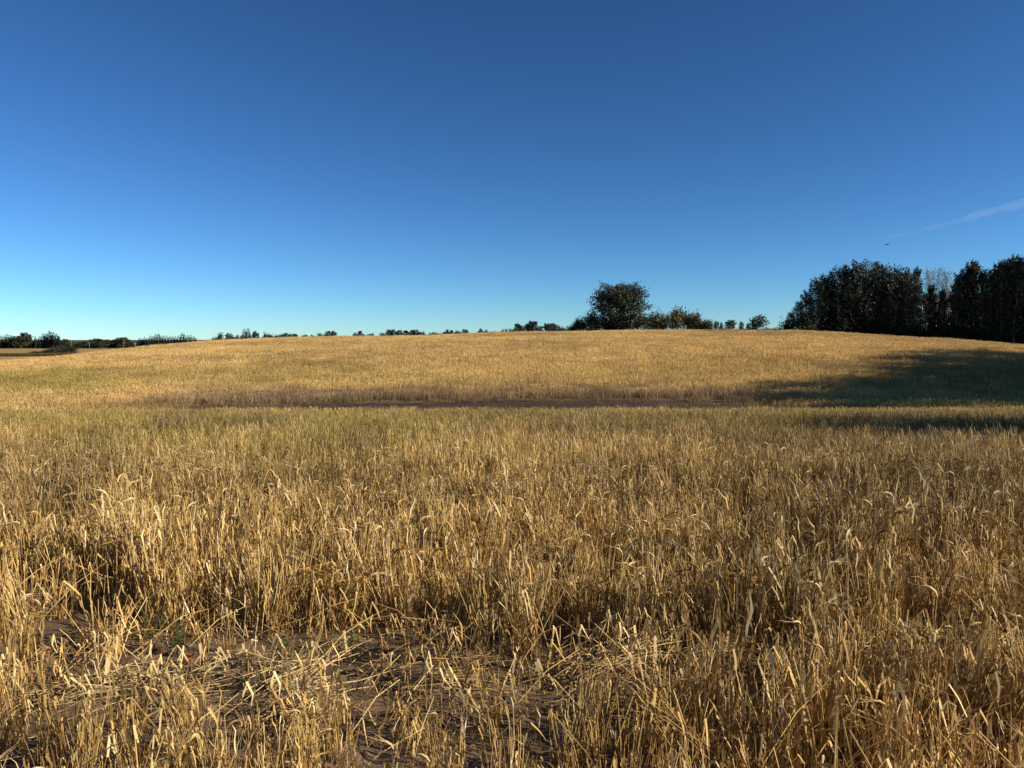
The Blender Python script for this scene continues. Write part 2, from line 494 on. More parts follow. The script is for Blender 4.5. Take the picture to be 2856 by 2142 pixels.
def litter_patch(seed, n, rad, lmin=0.05, lmax=0.4, flat=0.02, pref=None):
    rng = np.random.default_rng(seed); mb = MB()
    for i in range(n):
        a = rng.uniform(0, 6.283); r = rad * math.sqrt(rng.uniform()); L = rng.uniform(lmin, lmax)
        az = rng.uniform(0, 6.283) if pref is None else pref + rng.normal(0, 0.35) + rng.choice([0, math.pi])
        c = np.array([r * math.cos(a), r * math.sin(a), abs(rng.normal(0.008, flat))]); d = np.array([math.cos(az), math.sin(az), rng.normal(0, 0.10)])
        var = float(np.clip(rng.normal(0.6, 0.25), 0, 1))
        if rng.uniform() < 0.55:
            mb.tube([c - d * L / 2, c + rng.normal(0, 0.012, 3) * [1, 1, .3], c + d * L / 2], np.array([.0022, .0022, .0016]), 3, var)
        else:
            s = np.cross(d, [0, 0, 1.0]) + rng.normal(0, 0.3, 3); s /= np.linalg.norm(s)
            mb.ribbon(np.array([c - d * L / 2, c - d * L / 6 + rng.normal(0, .01, 3), c + d * L / 6 + rng.normal(0, .01, 3), c + d * L / 2]),
                      np.array([.004, .010, .009, .001]), s, var)
    return mb.mesh('straw_litter', M['straw'])

def mid_patch(seed, n, half, hmin, hmax, w=0.006, leaves=1.6, lean=0.1, awn=True):
    rng = np.random.default_rng(seed); mb = MB()
    for i in range(n):
        x, y = rng.uniform(-half, half, 2); L = rng.uniform(hmin, hmax) ; az = rng.uniform(0, 6.283)
        var = float(np.clip(rng.normal(0.52, 0.28), 0.0, 1))
        P = stem_path(rng, (x, y, -0.02), L, abs(rng.normal(0, lean)), az, rng.uniform(0, 0.12), 3)
        s = np.array([math.cos(az + 1.6), math.sin(az + 1.6), 0]) if rng.uniform() < 0.5 else np.array([rng.normal(), rng.normal(), 0])
        s /= np.linalg.norm(s) + 1e-9
        mb.ribbon(P, np.array([1, 1, 0.9, 0.6]) * w, s, var)
        for k in range(rng.poisson(leaves)):
            b = P[rng.integers(1, 4)]; a2 = rng.uniform(0, 6.283); l = rng.uniform(0.06, 0.16); h = np.array([math.cos(a2), math.sin(a2), 0])
            up = rng.uniform(-0.2, 0.6); fall = rng.uniform(-0.8, 0.2)
            sd = np.array([-h[1], h[0], rng.normal(0, .4)])
            mb.ribbon(np.array([b, b + h * l * .35 + [0, 0, up * l * .5], b + h * l * .55 + [0, 0, fall * l]]), np.array([.8, 1, .15]) * w * 1.3, sd,
                      float(np.clip(var + rng.normal(0.05, 0.2), 0, 1)))
        if awn and rng.uniform() < 0.5:
            d = P[-1] - P[-2]; d /= np.linalg.norm(d); h = np.array([math.cos(az), math.sin(az), 0]); d2 = d * 0.85 + h * 0.3 - np.array([0, 0, 0.25])
            mb.ribbon(np.array([P[-1], P[-1] + d * 0.03 + d2 * 0.03, P[-1] + d * 0.03 + d2 * 0.09]), np.array([1.1, 1.6, 0.2]) * w, s, min(1, var + 0.12))
    return mb.mesh('barley_patch', M['straw'])

def proto_collection(name, meshes):
    c = bpy.data.collections.new(name)
    for i, me in enumerate(meshes):
        o = bpy.data.objects.new('%s_%02d' % (name, i), me); c.objects.link(o)
    return c

def scatter_group(coll):
    ng = bpy.data.node_groups.new('scatter_' + coll.name, 'GeometryNodeTree')
    ng.interface.new_socket(name='Geometry', in_out='INPUT', socket_type='NodeSocketGeometry')
    ng.interface.new_socket(name='Geometry', in_out='OUTPUT', socket_type='NodeSocketGeometry')
    N = ng.nodes; L = ng.links
    i = N.new('NodeGroupInput'); o = N.new('NodeGroupOutput')
    ci = N.new('GeometryNodeCollectionInfo'); ci.inputs['Collection'].default_value = coll
    ci.inputs['Separate Children'].default_value = True; ci.inputs['Reset Children'].default_value = True
    ip = N.new('GeometryNodeInstanceOnPoints'); ip.inputs['Pick Instance'].default_value = True
    def na(n, t):
        a = N.new('GeometryNodeInputNamedAttribute'); a.data_type = t; a.inputs['Name'].default_value = n
        return a.outputs['Attribute']
    L.new(i.outputs[0], ip.inputs['Points']); L.new(ci.outputs[0], ip.inputs['Instance'])
    L.new(na('pick', 'INT'), ip.inputs['Instance Index'])
    L.new(na('turn', 'FLOAT_VECTOR'), ip.inputs['Rotation'])
    L.new(na('size', 'FLOAT_VECTOR'), ip.inputs['Scale'])
    L.new(ip.outputs[0], o.inputs[0])
    return ng

def scatter(name, coll, x, y, turn, size, tint, label, cat, dz=0.0, npick=None, pick=None):
    n = len(x); z = terrain(x, y) + dz
    me = bpy.data.meshes.new(name); me.vertices.add(n)
    me.vertices.foreach_set('co', np.stack([x, y, z], -1).astype(np.float32).ravel())
    k = len(coll.objects)
    if pick is None: pick = R.integers(0, k, n)
    for nm, ty, arr in (('pick', 'INT', pick), ('turn', 'FLOAT_VECTOR', turn), ('size', 'FLOAT_VECTOR', size), ('tint', 'FLOAT_VECTOR', tint)):
        a = me.attributes.new(nm, ty, 'POINT')
        a.data.foreach_set('value' if ty == 'INT' else 'vector', arr.astype(np.int32 if ty == 'INT' else np.float32).ravel())
    o = link(name, me, label=label, cat=cat, kind='stuff')
    mod = o.modifiers.new('scatter', 'NODES'); mod.node_group = scatter_group(coll)
    return o

def jgrid(x0, x1, y0, y1, step, jit=0.5):
    a, b = np.meshgrid(np.arange(x0, x1, step), np.arange(y0, y1, step))
    a = a + R.uniform(-jit, jit, a.shape) * step; b = b + R.uniform(-jit, jit, b.shape) * step
    return a.ravel(), b.ravel()

def turns(n, tilt=0.0):
    return np.stack([R.normal(0, tilt, n) if tilt else np.zeros(n), R.normal(0, tilt, n) if tilt else np.zeros(n), R.uniform(0, 6.283, n)], -1)

def tint_field(x, y):
    """greenness, mauve weeds and brightness across the farm land"""
    n1 = fbm(x * 0.22, y * 0.12, 51); n2 = fbm(x * 0.7, y * 0.5, 53); n3 = fbm(x * 0.05, y * 0.05, 55)
    g = np.zeros_like(x)
    g = np.maximum(g, 0.8 * sstep(7, 13, y) * (1 - sstep(24, 30, y)) * sstep(0.40, 0.66, n1))
    g = np.maximum(g, (0.42 + 0.5 * n2) * sstep(9, 19, y) * (1 - sstep(27, 31, y)))
    g = np.maximum(g, 0.25 * n2 * sstep(5, 9, y) * (1 - sstep(27, 31, y)))
    u = x / np.maximum(y, 10)
    # the green wet corner low on the slope at the far left
    gl = sstep(0.50, 0.60, -u + (n1 - 0.5) * 0.12) * sstep(44, 50, y) * (1 - sstep(66, 78, y + (n2 - 0.5) * 14))
    g = np.maximum(g, 0.9 * gl)
    g = np.maximum(g, 0.55 * sstep(-0.05, 0.35, -u) * sstep(50, 56, y) * (1 - sstep(62, 74, y)) * sstep(0.45, 0.6, n1))
    g = np.maximum(g, 0.30 * sstep(48, 52, y) * (1 - sstep(60, 75, y)) * sstep(0.35, 0.6, n2))
    # grass in the hollow by the trees
    g = np.maximum(g, 0.45 * sstep(0.44, 0.5, u) * sstep(26, 30, y) * (1 - sstep(40, 46, y)) * sstep(0.4, 0.55, n1))
    w = sstep(33, 38, y + (n2 - 0.5) * 5) * (1 - sstep(46.0, 52.5, y + (n2 - 0.5) * 7)) * sstep(-0.54, -0.38, u + (n1 - 0.5) * 0.1) * (1 - sstep(0.34, 0.44, u + (n1 - 0.5) * 0.2))
    # some thin mauve weed among the near barley
    w2 = 0.42 * sstep(0.52, 0.70, fbm(x * 0.8, y * 0.5, 57)) * sstep(5, 9, y) * (1 - sstep(22, 28, y))
    p = np.maximum(w * 0.68, w2)
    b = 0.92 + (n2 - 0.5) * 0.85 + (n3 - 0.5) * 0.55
    b = b * (1 - 0.2 * sstep(-0.1, 0.6, u) * (1 - sstep(20, 40, y))) * (1.04 - 0.02 * sstep(26, 40, y) + 0.12 * (1 - sstep(3.5, 7, y)))  # near barley darker towards the right, a little paler at the front
    return np.stack([np.clip(g, 0, 1), np.clip(p, 0, 1), b], -1)

def in_view(x, y, m=1.2):
    return np.abs(x) < 0.70 * y + m + 0.04 * y

# --- the standing barley close by
tufts = proto_collection('near_barley_plants',
    [near_tuft(100 + i, 20, 0.055, 0.32, 0.54, 0.07, 0.05) for i in range(5)] +
    [near_tuft(120 + i, 17, 0.068, 0.36, 0.58, 0.10, 0.12) for i in range(4)] +
    [near_tuft(140 + i, 13, 0.070, 0.18, 0.40, 0.22, 0.1) for i in range(3)])
x, y = jgrid(-10, 10, 1.5, 9.2, 0.135)
keep = in_view(x, y, 1.6)
x, y = x[keep], y[keep]
tr = track(x, y); gap = sstep(0.58, 0.70, fbm(x * 2.2, y * 1.6, 61))
keep = (R.uniform(size=len(x)) > tr * 0.95) & (R.uniform(size=len(x)) > gap * 0.75)
x, y = x[keep], y[keep]
n = len(x); sz = R.uniform(0.66, 1.16, n) * (0.78 + 0.5 * fbm(x * 1.1, y * 1.1, 63)) * (0.70 + 0.30 * sstep(2.8, 4.0, y + 0.9 * sstep(0.2, 1.5, x)))
scatter('standing_barley', tufts, x, y, turns(n, 0.12), np.stack([sz, sz, sz * R.uniform(0.88, 1.1, n)], -1), tint_field(x, y),
        'ripe straw-coloured barley standing in thick tufts around the bare soil strip', 'barley')

# --- knocked-over stalks and straw on the soil
broken = proto_collection('broken_barley_plants', [broken_tuft(200 + i, 9, 0.10) for i in range(6)] + [broken_tuft(210 + i, 6, 0.12, 0.25, 0.48) for i in range(4)])
x, y = jgrid(-12, 12, 1.7, 15, 0.20)
keep = in_view(x, y, 1.0); x, y = x[keep], y[keep]
pr = 0.09 + 0.30 * track(x, y) * (0.35 + 0.65 * sstep(-1.2, 0.6, x)) + 0.35 * sstep(0.3, 1.6, x) * (1 - sstep(3.8, 5.0, y)) + 0.12 * sstep(0.5, 2, x)
keep = R.uniform(size=len(x)) < pr; x, y = x[keep], y[keep]; n = len(x)
t = turns(n, 0.05); t[:, 2] = R.normal(0, 0.5, n); sz = R.uniform(0.8, 1.25, n)
scatter('broken_barley', broken, x, y, t, np.stack([sz] * 3, -1), tint_field(x, y), 'bent and broken barley stalks knocked flat across the soil strip', 'barley',
        pick=np.where(track(x, y) > 0.4, R.integers(0, 6, n), R.integers(6, 10, n)))

litter = proto_collection('straw_litter_bits', [litter_patch(300 + i, 22, 0.20, 0.03, 0.20, 0.006) for i in range(4)] +
                          [litter_patch(320 + i, 22, 0.22, 0.15, 0.5, 0.03, 0.15) for i in range(4)])
x, y = jgrid(-5.5, 5.5, 1.8, 7.5, 0.26)
keep = in_view(x, y, 0.8); x, y = x[keep], y[keep]; n = len(x)
pick = np.where(R.uniform(size=n) < 0.25 + 0.45 * sstep(0.2, 1.5, x) - 0.25 * sstep(0.6, 1.2, -x), R.integers(4, 8, n), R.integers(0, 4, n))
keep = R.uniform(size=n) < np.where(pick >= 4, 0.7, 0.42) * (0.3 + 0.7 * sstep(-1.0, 0.6, x)); x, y, pick = x[keep], y[keep], pick[keep]; n = len(x)
t = turns(n); t[:, 2] = R.normal(0, 0.6, n)
scatter('straw_litter', litter, x, y, t, np.stack([R.uniform(0.8, 1.2, n)] * 3, -1), tint_field(x, y), 'loose broken straw littering the brown soil between barley tufts', 'straw', dz=0.012, pick=pick)

# --- the barley down the near slope
mids = proto_collection('slope_barley_plants', [mid_patch(400 + i, 72, 0.22, 0.32, 0.60, 0.0046, 1.1, 0.09) for i in range(8)])
x, y = jgrid(-25, 25, 8.8, 33, 0.34)
keep = in_view(x, y, 2.0); x, y = x[keep], y[keep]
gap = sstep(0.58, 0.72, fbm(x * 1.5, y * 0.9, 65)) * 0.7
keep = R.uniform(size=len(x)) > gap; x, y = x[keep], y[keep]; n = len(x)
sz = R.uniform(0.82, 1.14, n) * (0.78 + 0.42 * fbm(x * 0.7, y * 0.5, 67))
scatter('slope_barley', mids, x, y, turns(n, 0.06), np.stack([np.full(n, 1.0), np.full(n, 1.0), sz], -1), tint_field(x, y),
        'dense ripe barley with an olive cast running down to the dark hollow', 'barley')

# --- the barley on the hill
fars = proto_collection('hill_barley_plants', [mid_patch(500 + i, 120, 0.55, 0.34, 0.62, 0.012, 0.9, 0.13) for i in range(8)])
xs, ys = [], []
for (a, b, st) in ((30, 62, 0.62), (62, 105, 0.8), (105, 185, 1.0)):
    x, y = jgrid(-0.74 * b - 8, 0.74 * b + 8, a, b, st); xs.append(x); ys.append(y)
x = np.concatenate(xs); y = np.concatenate(ys)
u = np.clip(x / np.maximum(y, 40.0), -0.95, 0.95); dc = smooth_interp(u, CU, CD)
keep = in_view(x, y, 4.0) & (y < dc + 14); x, y = x[keep], y[keep]
keep = R.uniform(size=len(x)) > bare(x, y) * 0.84; x, y = x[keep], y[keep]
def tram(x, y):
    """pairs of wheel tracks left across the left shoulder of the hill"""
    d = 0
    for c in (80, 89):
        yc = c + 0.10 * (x + 40) + 0.004 * (x + 30) ** 2 * np.sign(x + 30)
        d = np.maximum(d, (1 - sstep(0.9, 1.9, np.abs(y - yc))) * (1 - sstep(-38, -22, x)))
    return d
tt = tram(x, y); n = len(x)
ti = tint_field(x, y); ti[:, 2] *= (1 - 0.5 * tt); ti[:, 2] *= 1.15 * (1 - 0.45 * bare(x, y))
clump = fbm(x * 0.35, y * 0.22, 71)
sz = R.uniform(0.85, 1.15, n) * (0.85 + 0.35 * clump) * (1 - 0.6 * tt) * (1 - 0.30 * ti[:, 1]) * (1 - 0.74 * bare(x, y))
wd = np.where(y < 62, 0.85, 1.05)
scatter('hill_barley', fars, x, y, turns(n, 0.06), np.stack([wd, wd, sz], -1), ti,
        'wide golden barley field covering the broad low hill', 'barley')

# ------------------------------------------------------------------ trees
def card_quads(rng, P, size, flat=0.0):
    n = len(P)
    a = rng.normal(0, 1, (n, 3)); a /= np.linalg.norm(a, axis=1)[:, None]
    b = rng.normal(0, 1, (n, 3)); b[:, 2] *= (1 - flat); b -= (b * a).sum(1)[:, None] * a; b /= np.linalg.norm(b, axis=1)[:, None] + 1e-9
    s = (size * rng.uniform(0.6, 1.35, n))[:, None]
    return np.stack([P - a * s, P - b * s * 0.68, P + a * s, P + b * s * 0.68], 1)

def dome(t):       # broad rounded crown
    return np.sqrt(np.clip(1 - ((t - 0.42) / 0.60) ** 2, 0.03, 1))
def cone(t):       # narrow pointed crown
    return np.clip(1.0 - 0.72 * t ** 1.3, 0.1, 1) * (0.65 + 0.35 * np.minimum(1, t / 0.18))

def broadleaf(name, seed, H, Rad, base, prof, nb, per, card, leafm, barkm, stems=1, up=0.5, spread=0.14, fill=0.2, trunk_r=0.16, twig=False):
    """returns trunk mesh and crown mesh of a broadleaved tree standing at the origin"""
    rng = np.random.default_rng(seed); wood = MB(); fol = MB()
    SP = []
    for k in range(stems):
        a = rng.uniform(0, 6.283); off = 0 if stems == 1 else Rad * 0.12
        top = H * (0.93 if k == 0 else rng.uniform(0.6, 0.85))
        lean = Rad * (0.08 if stems == 1 else 0.38)
        tt = np.linspace(0, 1, 8)
        P = np.stack([off * math.cos(a) + lean * math.cos(a) * tt ** 1.3 + rng.normal(0, 0.018 * H, 8) * tt,
                      off * math.sin(a) + lean * math.sin(a) * tt ** 1.3 + rng.normal(0, 0.018 * H, 8) * tt, tt * top - 0.15], -1)
        r = trunk_r * (1 if k == 0 else 0.7) * (1 - tt) ** 0.8 + 0.02; r[0] *= 1.35
        wood.tube(P, r, 7, 0.5); SP.append(P)
    pts = []; vs = []
    for i in range(nb):
        t = rng.uniform() ** 0.85; h = H * (base + (0.98 - base) * t)
        P = SP[rng.integers(0, stems)]; hh = min(h * 0.97, P[-1][2]); hs = max(0.0, hh - 0.10 * H * rng.uniform(0.2, 1))
        p0 = np.array([np.interp(hs, P[:, 2], P[:, 0]), np.interp(hs, P[:, 2], P[:, 1]), hs])
        az = rng.uniform(0, 6.283); L = Rad * float(prof(np.array(t))) * rng.uniform(0.72, 1.12)
        e = np.array([math.cos(az) * L, math.sin(az) * L, h])
        m_ = p0 * 0.45 + e * 0.55 + np.array([0, 0, -0.04 * H * (1 - t)]) + rng.normal(0, 0.03 * Rad, 3)
        tip = e + np.array([math.cos(az) * 0.06 * L, math.sin(az) * 0.06 * L, up * Rad * 0.22 * rng.uniform(0.3, 1)])
        wood.tube([p0, m_, e, tip], np.array([0.030, 0.020, 0.011, 0.004]) * H / 10, 4, 0.45)
        n = max(4, int(per * rng.uniform(0.6, 1.4)))
        q = rng.uniform(0.25, 1.0, n) ** 0.7
        A = np.where((q < 0.6)[:, None], p0 + (m_ - p0) * (q / 0.6)[:, None], m_ + (tip - m_) * ((q - 0.6) / 0.4)[:, None])
        sp = spread * Rad * (1.15 - 0.75 * q)[:, None]
        A = A + rng.normal(0, 1, (n, 3)) * sp * np.array([1, 1, 0.8])
        pts.append(A); vs.append(np.clip(rng.normal(0.45 + 0.15 * rng.normal(), 0.2, n), 0, 1))
        if twig:
            for k in range(5):
                b = m_ + (tip - m_) * rng.uniform(0, 1); d = rng.normal(0, 1, 3); d[2] = abs(d[2]) + 0.6; d /= np.linalg.norm(d)
                wood.tube([b, b + d * 0.5 + rng.normal(0, .05, 3), b + d * rng.uniform(0.8, 1.5)], np.array([.014, .010, .005]) * H / 10, 3, 0.6)
    n = int(fill * nb * per)
    if n:
        t = rng.uniform(0, 1, n); rr = Rad * prof(t) * np.sqrt(rng.uniform(0, 1, n)) * 0.8; az = rng.uniform(0, 6.283, n)
        pts.append(np.stack([rr * np.cos(az), rr * np.sin(az), H * (base + (0.93 - base) * t)], -1)); vs.append(np.clip(rng.normal(0.35, 0.2, n), 0, 1))
    P = np.concatenate(pts); v = np.concatenate(vs); ok = P[:, 2] > 0.05
    fol.quads(card_quads(rng, P[ok], card), v[ok])
    return wood.mesh('trunk', M[barkm], True), fol.mesh('crown', M[leafm])

def conifer(seed, H, Rad, base, whorls, per, leafm='spruce', barkm='grey_bark'):
    rng = np.random.default_rng(seed); wood = MB(); fol = MB()
    wood.tube([(0, 0, -0.1), (0, 0, H * 0.5), (0, 0, H)], np.array([0.14, 0.08, 0.015]) * H / 10, 6, 0.5)
    V = []; vs = []
    for i in range(whorls):
        t = (i + rng.uniform(-0.3, 0.3)) / whorls; h = H * (base + (1 - base) * max(0, t)); L0 = Rad * (1 - t) ** 0.8 + 0.05 * H
        for k in range(per):
            az = rng.uniform(0, 6.283); L = L0 * rng.uniform(0.7, 1.15); d = np.array([math.cos(az), math.sin(az), 0]); s = np.array([-d[1], d[0], 0])
            p = np.array([0, 0, h]); w = L * 0.26; dr = L * rng.uniform(0.15, 0.45)
            mid_ = p + d * L * 0.55 - np.array([0, 0, dr * 0.4]); tip = p + d * L - np.array([0, 0, dr * 0.75])
            V.append([p, mid_ - s * w, tip, mid_ + s * w]); vs.append(rng.uniform(0.1, 0.9))
            V.append([mid_ + [0, 0, w * .5], mid_ - [0, 0, w * .9], tip - [0, 0, w * .6], tip]); vs.append(rng.uniform(0.0, 0.7))
    V.append([[0, 0, H * 1.04], [-.03 * H, 0, H * .95], [0, 0, H * .9], [.03 * H, 0, H * .95]]); vs.append(0.5)
    fol.quads(np.array(V, float), np.array(vs))
    return wood.mesh('trunk', M[barkm], True), fol.mesh('crown', M[leafm])

def shrub(seed, H, Rad, n, card, leafm, stems=7, lumps=9):
    """a many-stemmed bush: uneven lumps of leaf over thin stems"""
    rng = np.random.default_rng(seed); wood = MB(); fol = MB(); pts = []; vs = []
    for k in range(stems):
        a = rng.uniform(0, 6.283); r = Rad * rng.uniform(0.2, 0.7)
        wood.tube([(0.1 * r * math.cos(a), 0.1 * r * math.sin(a), -0.1), (0.6 * r * math.cos(a), 0.6 * r * math.sin(a), H * 0.5),
                   (r * math.cos(a), r * math.sin(a), H * rng.uniform(0.7, 1.0))], np.array([.05, .03, .008]), 4, 0.4)
    for k in range(lumps):
        a = rng.uniform(0, 6.283); r = Rad * math.sqrt(rng.uniform(0, 0.6)); hh = H * rng.uniform(0.25, 0.86) * (1 - 0.35 * (r / Rad) ** 2)
        m_ = n // lumps
        pts.append(np.array([r * math.cos(a), r * math.sin(a), hh]) + rng.normal(0, 1, (m_, 3)) * np.array([0.24 * Rad, 0.24 * Rad, 0.16 * H])); vs.append(np.clip(rng.normal(rng.uniform(.3, .6), 0.2, m_), 0, 1))
        # a few shoots that break the outline
        for q in range(3):
            d = np.array([rng.normal(0, .25), rng.normal(0, .25), 1.0]); b = np.array([r * math.cos(a), r * math.sin(a), hh]); L = H * rng.uniform(0.15, 0.3)
            t = rng.uniform(0, 1, 10)[:, None]; pts.append(b + d * L * t + rng.normal(0, 0.03 * H, (10, 3))); vs.append(np.full(10, 0.5))
    P = np.concatenate(pts); v = np.concatenate(vs); P[:, 2] = np.abs(P[:, 2] - 0.05) + 0.05
    fol.quads(card_quads(rng, P, card), v)
    return wood.mesh('trunk', M['grey_bark'], True), fol.mesh('crown', M[leafm])

def plant_tree(name, proto, x, y, h, h0, label, cat, group=None, wide=1.0, rot=None, parts=True, sink=0.0):
    """one tree: an Empty at its foot carrying its trunk and its crown"""
    e = link(name, None, label=label, cat=cat, group=group, loc=(x, y, tz(x, y) - sink))
    e.empty_display_size = 0.3
    s = h / h0
    e.scale = (s * wide, s * wide, s); e.rotation_euler = (0, 0, random.uniform(0, 6.283) if rot is None else rot)
    for nm, me in zip(('trunk', 'crown'), proto):
        link(nm, me, parent=e)
    return e

def top_h(xn, yn, Y, sink=0.0):
    x, zt = pix(xn, yn, Y)
    return x, zt - tz(x, Y) + sink

# --- the big poplar alone on the crest
PX = 1728
lx = pix(PX, 919, 172)[0]
big = broadleaf('poplar', 901, 12.0, 6.8, 0.02, lambda t: np.sqrt(np.clip(1 - ((t - 0.55) / 0.58) ** 2, 0.03, 1)), 230, 75, 0.20, 'poplar', 'grey_bark', stems=4, up=0.55, spread=0.11, fill=0.10, trunk_r=0.30)
x, h = top_h(PX, 790, 172)
plant_tree('poplar_tree', big, x, 172, h, 12.0, 'big round dark poplar standing alone above the bushes on the hill crest', 'tree', wide=1.02, rot=0.6)

# --- bushes round its foot and along the crest
bush_p = [shrub(930 + i, 3.6, 2.4, 2600, 0.14, 'shrub') for i in range(4)]
dark_p = [shrub(940 + i, 3.6, 2.4, 2600, 0.14, 'poplar') for i in range(3)]
for i, (xn, yn, wd, D, dk, lab) in enumerate([
        (1600, 907, 16, 171, 1, 'low dark bush at the end of the crest thicket away from the grove'),
        (1616, 893, 22, 173, 0, 'small shaggy bush between the low dark bush and the poplar'),
        (1638, 881, 34, 175, 0, 'grey-green bush leaning against the poplar foot'),
        (1668, 888, 40, 170, 1, 'dark bush under the shaded side of the poplar crown'),
        (1745, 886, 60, 169, 1, 'wide dark bush in front of the poplar trunk'),
        (1795, 886, 44, 171, 1, 'dark bush under the sunny side of the poplar crown'),
        (1829, 879, 42, 174, 0, 'olive bush next to the poplar on its sunny side'),
        (1868, 881, 44, 173, 0, 'olive-brown bush in the middle of the long crest thicket'),
        (1912, 873, 54, 175, 0, 'tallest olive bush of the long crest thicket'),
        (1944, 883, 34, 173, 0, 'olive bush at the sloping end of the crest thicket'),
        (1972, 898, 24, 172, 1, 'small dark bush at the very end of the crest thicket')]):
    x, h = top_h(xn, yn, D); h *= 1.2; pr = (dark_p if dk else bush_p)[i % 3]
    plant_tree('bush', pr, x, D, h, 3.75, lab, 'bush', wide=(wd / 2 / FPX * D * 1.55) / (2.4 * h / 3.75))

small_p = [broadleaf('tree', 950 + i, 4.0, 1.9, 0.03, dome, 50, 40, 0.13, 'fartree', 'grey_bark', stems=2, trunk_r=0.08) for i in range(4)]
for i, (xn, yn, wd, D, lab) in enumerate([
        (1999, 901, 16, 190, 'little tree just past the crest thicket, the larger of a close pair'),
        (2012, 904, 12, 190, 'little tree just past the crest thicket, the smaller of a close pair'),
        (2037, 898, 30, 192, 'small wide tree on the crest between the close pair and the tiny saplings'),
        (2068, 903, 15, 192, 'tiny sapling on the crest between the wide tree and the bushy tree'),
        (2087, 907, 13, 192, 'lowest sapling on the crest beside the bushy tree'),
        (2118, 886, 44, 188, 'bushy green tree on the bare crest facing the dark grove')]):
    x, h = top_h(xn, yn, D); h *= 1.2
    plant_tree('small_tree', small_p[i % 4], x, D, h, 4.15, lab, 'tree', wide=(wd / 2 / FPX * D * 1.05) / (1.6 * h / 4.15))

# --- the dark grove by the field edge
asp_p = [broadleaf('aspen', 960 + i, 14.0, 2.7, 0.10, cone, 95, 42, 0.17, 'aspen', 'pale_bark', up=0.9, spread=0.17, fill=0.22, trunk_r=0.15) for i in range(5)]
rnd_p = [broadleaf('poplar', 970 + i, 13.0, 3.9, 0.04, dome, 120, 46, 0.17, 'aspen', 'pale_bark', stems=2, up=0.8, spread=0.14, fill=0.2, trunk_r=0.17) for i in range(3)]
bare_p = [broadleaf('aspen', 980 + i, 14.0, 2.4, 0.35, cone, 46, 14, 0.09, 'dryleaf', 'pale_bark', up=1.2, spread=0.2, fill=0.0, trunk_r=0.13, twig=True) for i in range(2)]
grove = [  # photo x, photo y of the top, distance, kind (a aspen, r round, b half bare), width, label
    (2205, 868, 138, 'r', 0.75, 'low leafy tree at the field-side tip of the dark grove'),
    (2230, 838, 137, 'r', 0.7, None), (2250, 806, 138, 'r', 0.75, None), (2280, 770, 137, 'r', 0.8, None),
    (2305, 760, 139, 'r', 0.75, None), (2345, 738, 137, 'r', 0.85, None), (2368, 736, 139, 'r', 0.7, None),
    (2400, 722, 136, 'r', 0.85, 'tallest round-topped tree in the leafy half of the dark grove'),
    (2438, 731, 137, 'r', 0.75, None), (2456, 727, 139, 'r', 0.8, None), (2490, 742, 135, 'r', 0.8, None), (2516, 741, 137, 'r', 0.7, None),
    (2540, 760, 134, 'r', 0.7, None), (2556, 739, 139, 'a', 0.9, None),
    (2588, 741, 141, 'b', 1.1, None), (2614, 740, 142, 'b', 1.1, None), (2644, 742, 141, 'b', 1.1, None),
    (2600, 790, 133, 'a', 1.1, None), (2632, 800, 132, 'a', 1.1, 'short dark aspen in front of the half-bare crowns'),
    (2672, 757, 131, 'a', 1.0, None), (2688, 746, 133, 'a', 0.9, None), (2708, 727, 131, 'a', 0.9, None),
    (2719, 721, 130, 'a', 0.95, 'tall pointed aspen next to the notch in the grove skyline'), (2744, 742, 129, 'a', 0.9, None),
    (2766, 745, 128, 'a', 0.85, None), (2783, 735, 127, 'a', 0.9, None), (2800, 720, 126, 'a', 0.9, None),
    (2820, 709, 126, 'a', 0.85, None), (2837, 706, 125, 'a', 0.9, None), (2852, 706, 126, 'a', 0.9, None), (2890, 700, 124, 'a', 1.0, None)]
for i, (xn, yn, D, k, wd, lab) in enumerate(grove):
    x, h = top_h(xn, yn, D)
    pr, h0 = {'a': (asp_p[i % 5], 14.3), 'r': (rnd_p[i % 3], 13.3), 'b': (bare_p[i % 2], 14.5)}[k]
    gl = {'a': ('tall narrow dark aspen with a pale trunk in the grove', 'narrow aspens of the grove'),
          'r': ('round dark leafy tree in the leafy half of the grove', 'leafy trees of the grove'),
          'b': ('half-bare grey aspen with thin twigs showing above the dark grove', 'half-bare aspens of the grove')}[k]
    plant_tree({'a': 'aspen_tree', 'r': 'leafy_tree', 'b': 'bare_aspen_tree'}[k], pr, x, D, h, h0, lab or gl[0], 'tree', None if lab else gl[1], wide=wd * (0.72 if k == 'a' else 0.9 if h > 8 else 1.1))
gtree = [o for o in C.objects if o.get('group') in ('narrow aspens of the grove', 'leafy trees of the grove', 'half-bare aspens of the grove')]
ORDG = 'first second third fourth fifth sixth seventh eighth ninth tenth eleventh twelfth thirteenth fourteenth'.split()
for grp, text in (('leafy trees of the grove', 'round dark leafy tree, %s in from the field-side tip of the grove'), ('narrow aspens of the grove', 'tall narrow dark aspen, %s after the leafy half of the grove'),
                  ('half-bare aspens of the grove', 'half-bare grey aspen with thin twigs, %s after the leafy half of the grove')):
    for k, o in enumerate(sorted([o for o in gtree if o['group'] == grp], key=lambda o: o.location.x / o.location.y)): o['label'] = text % ORDG[k]
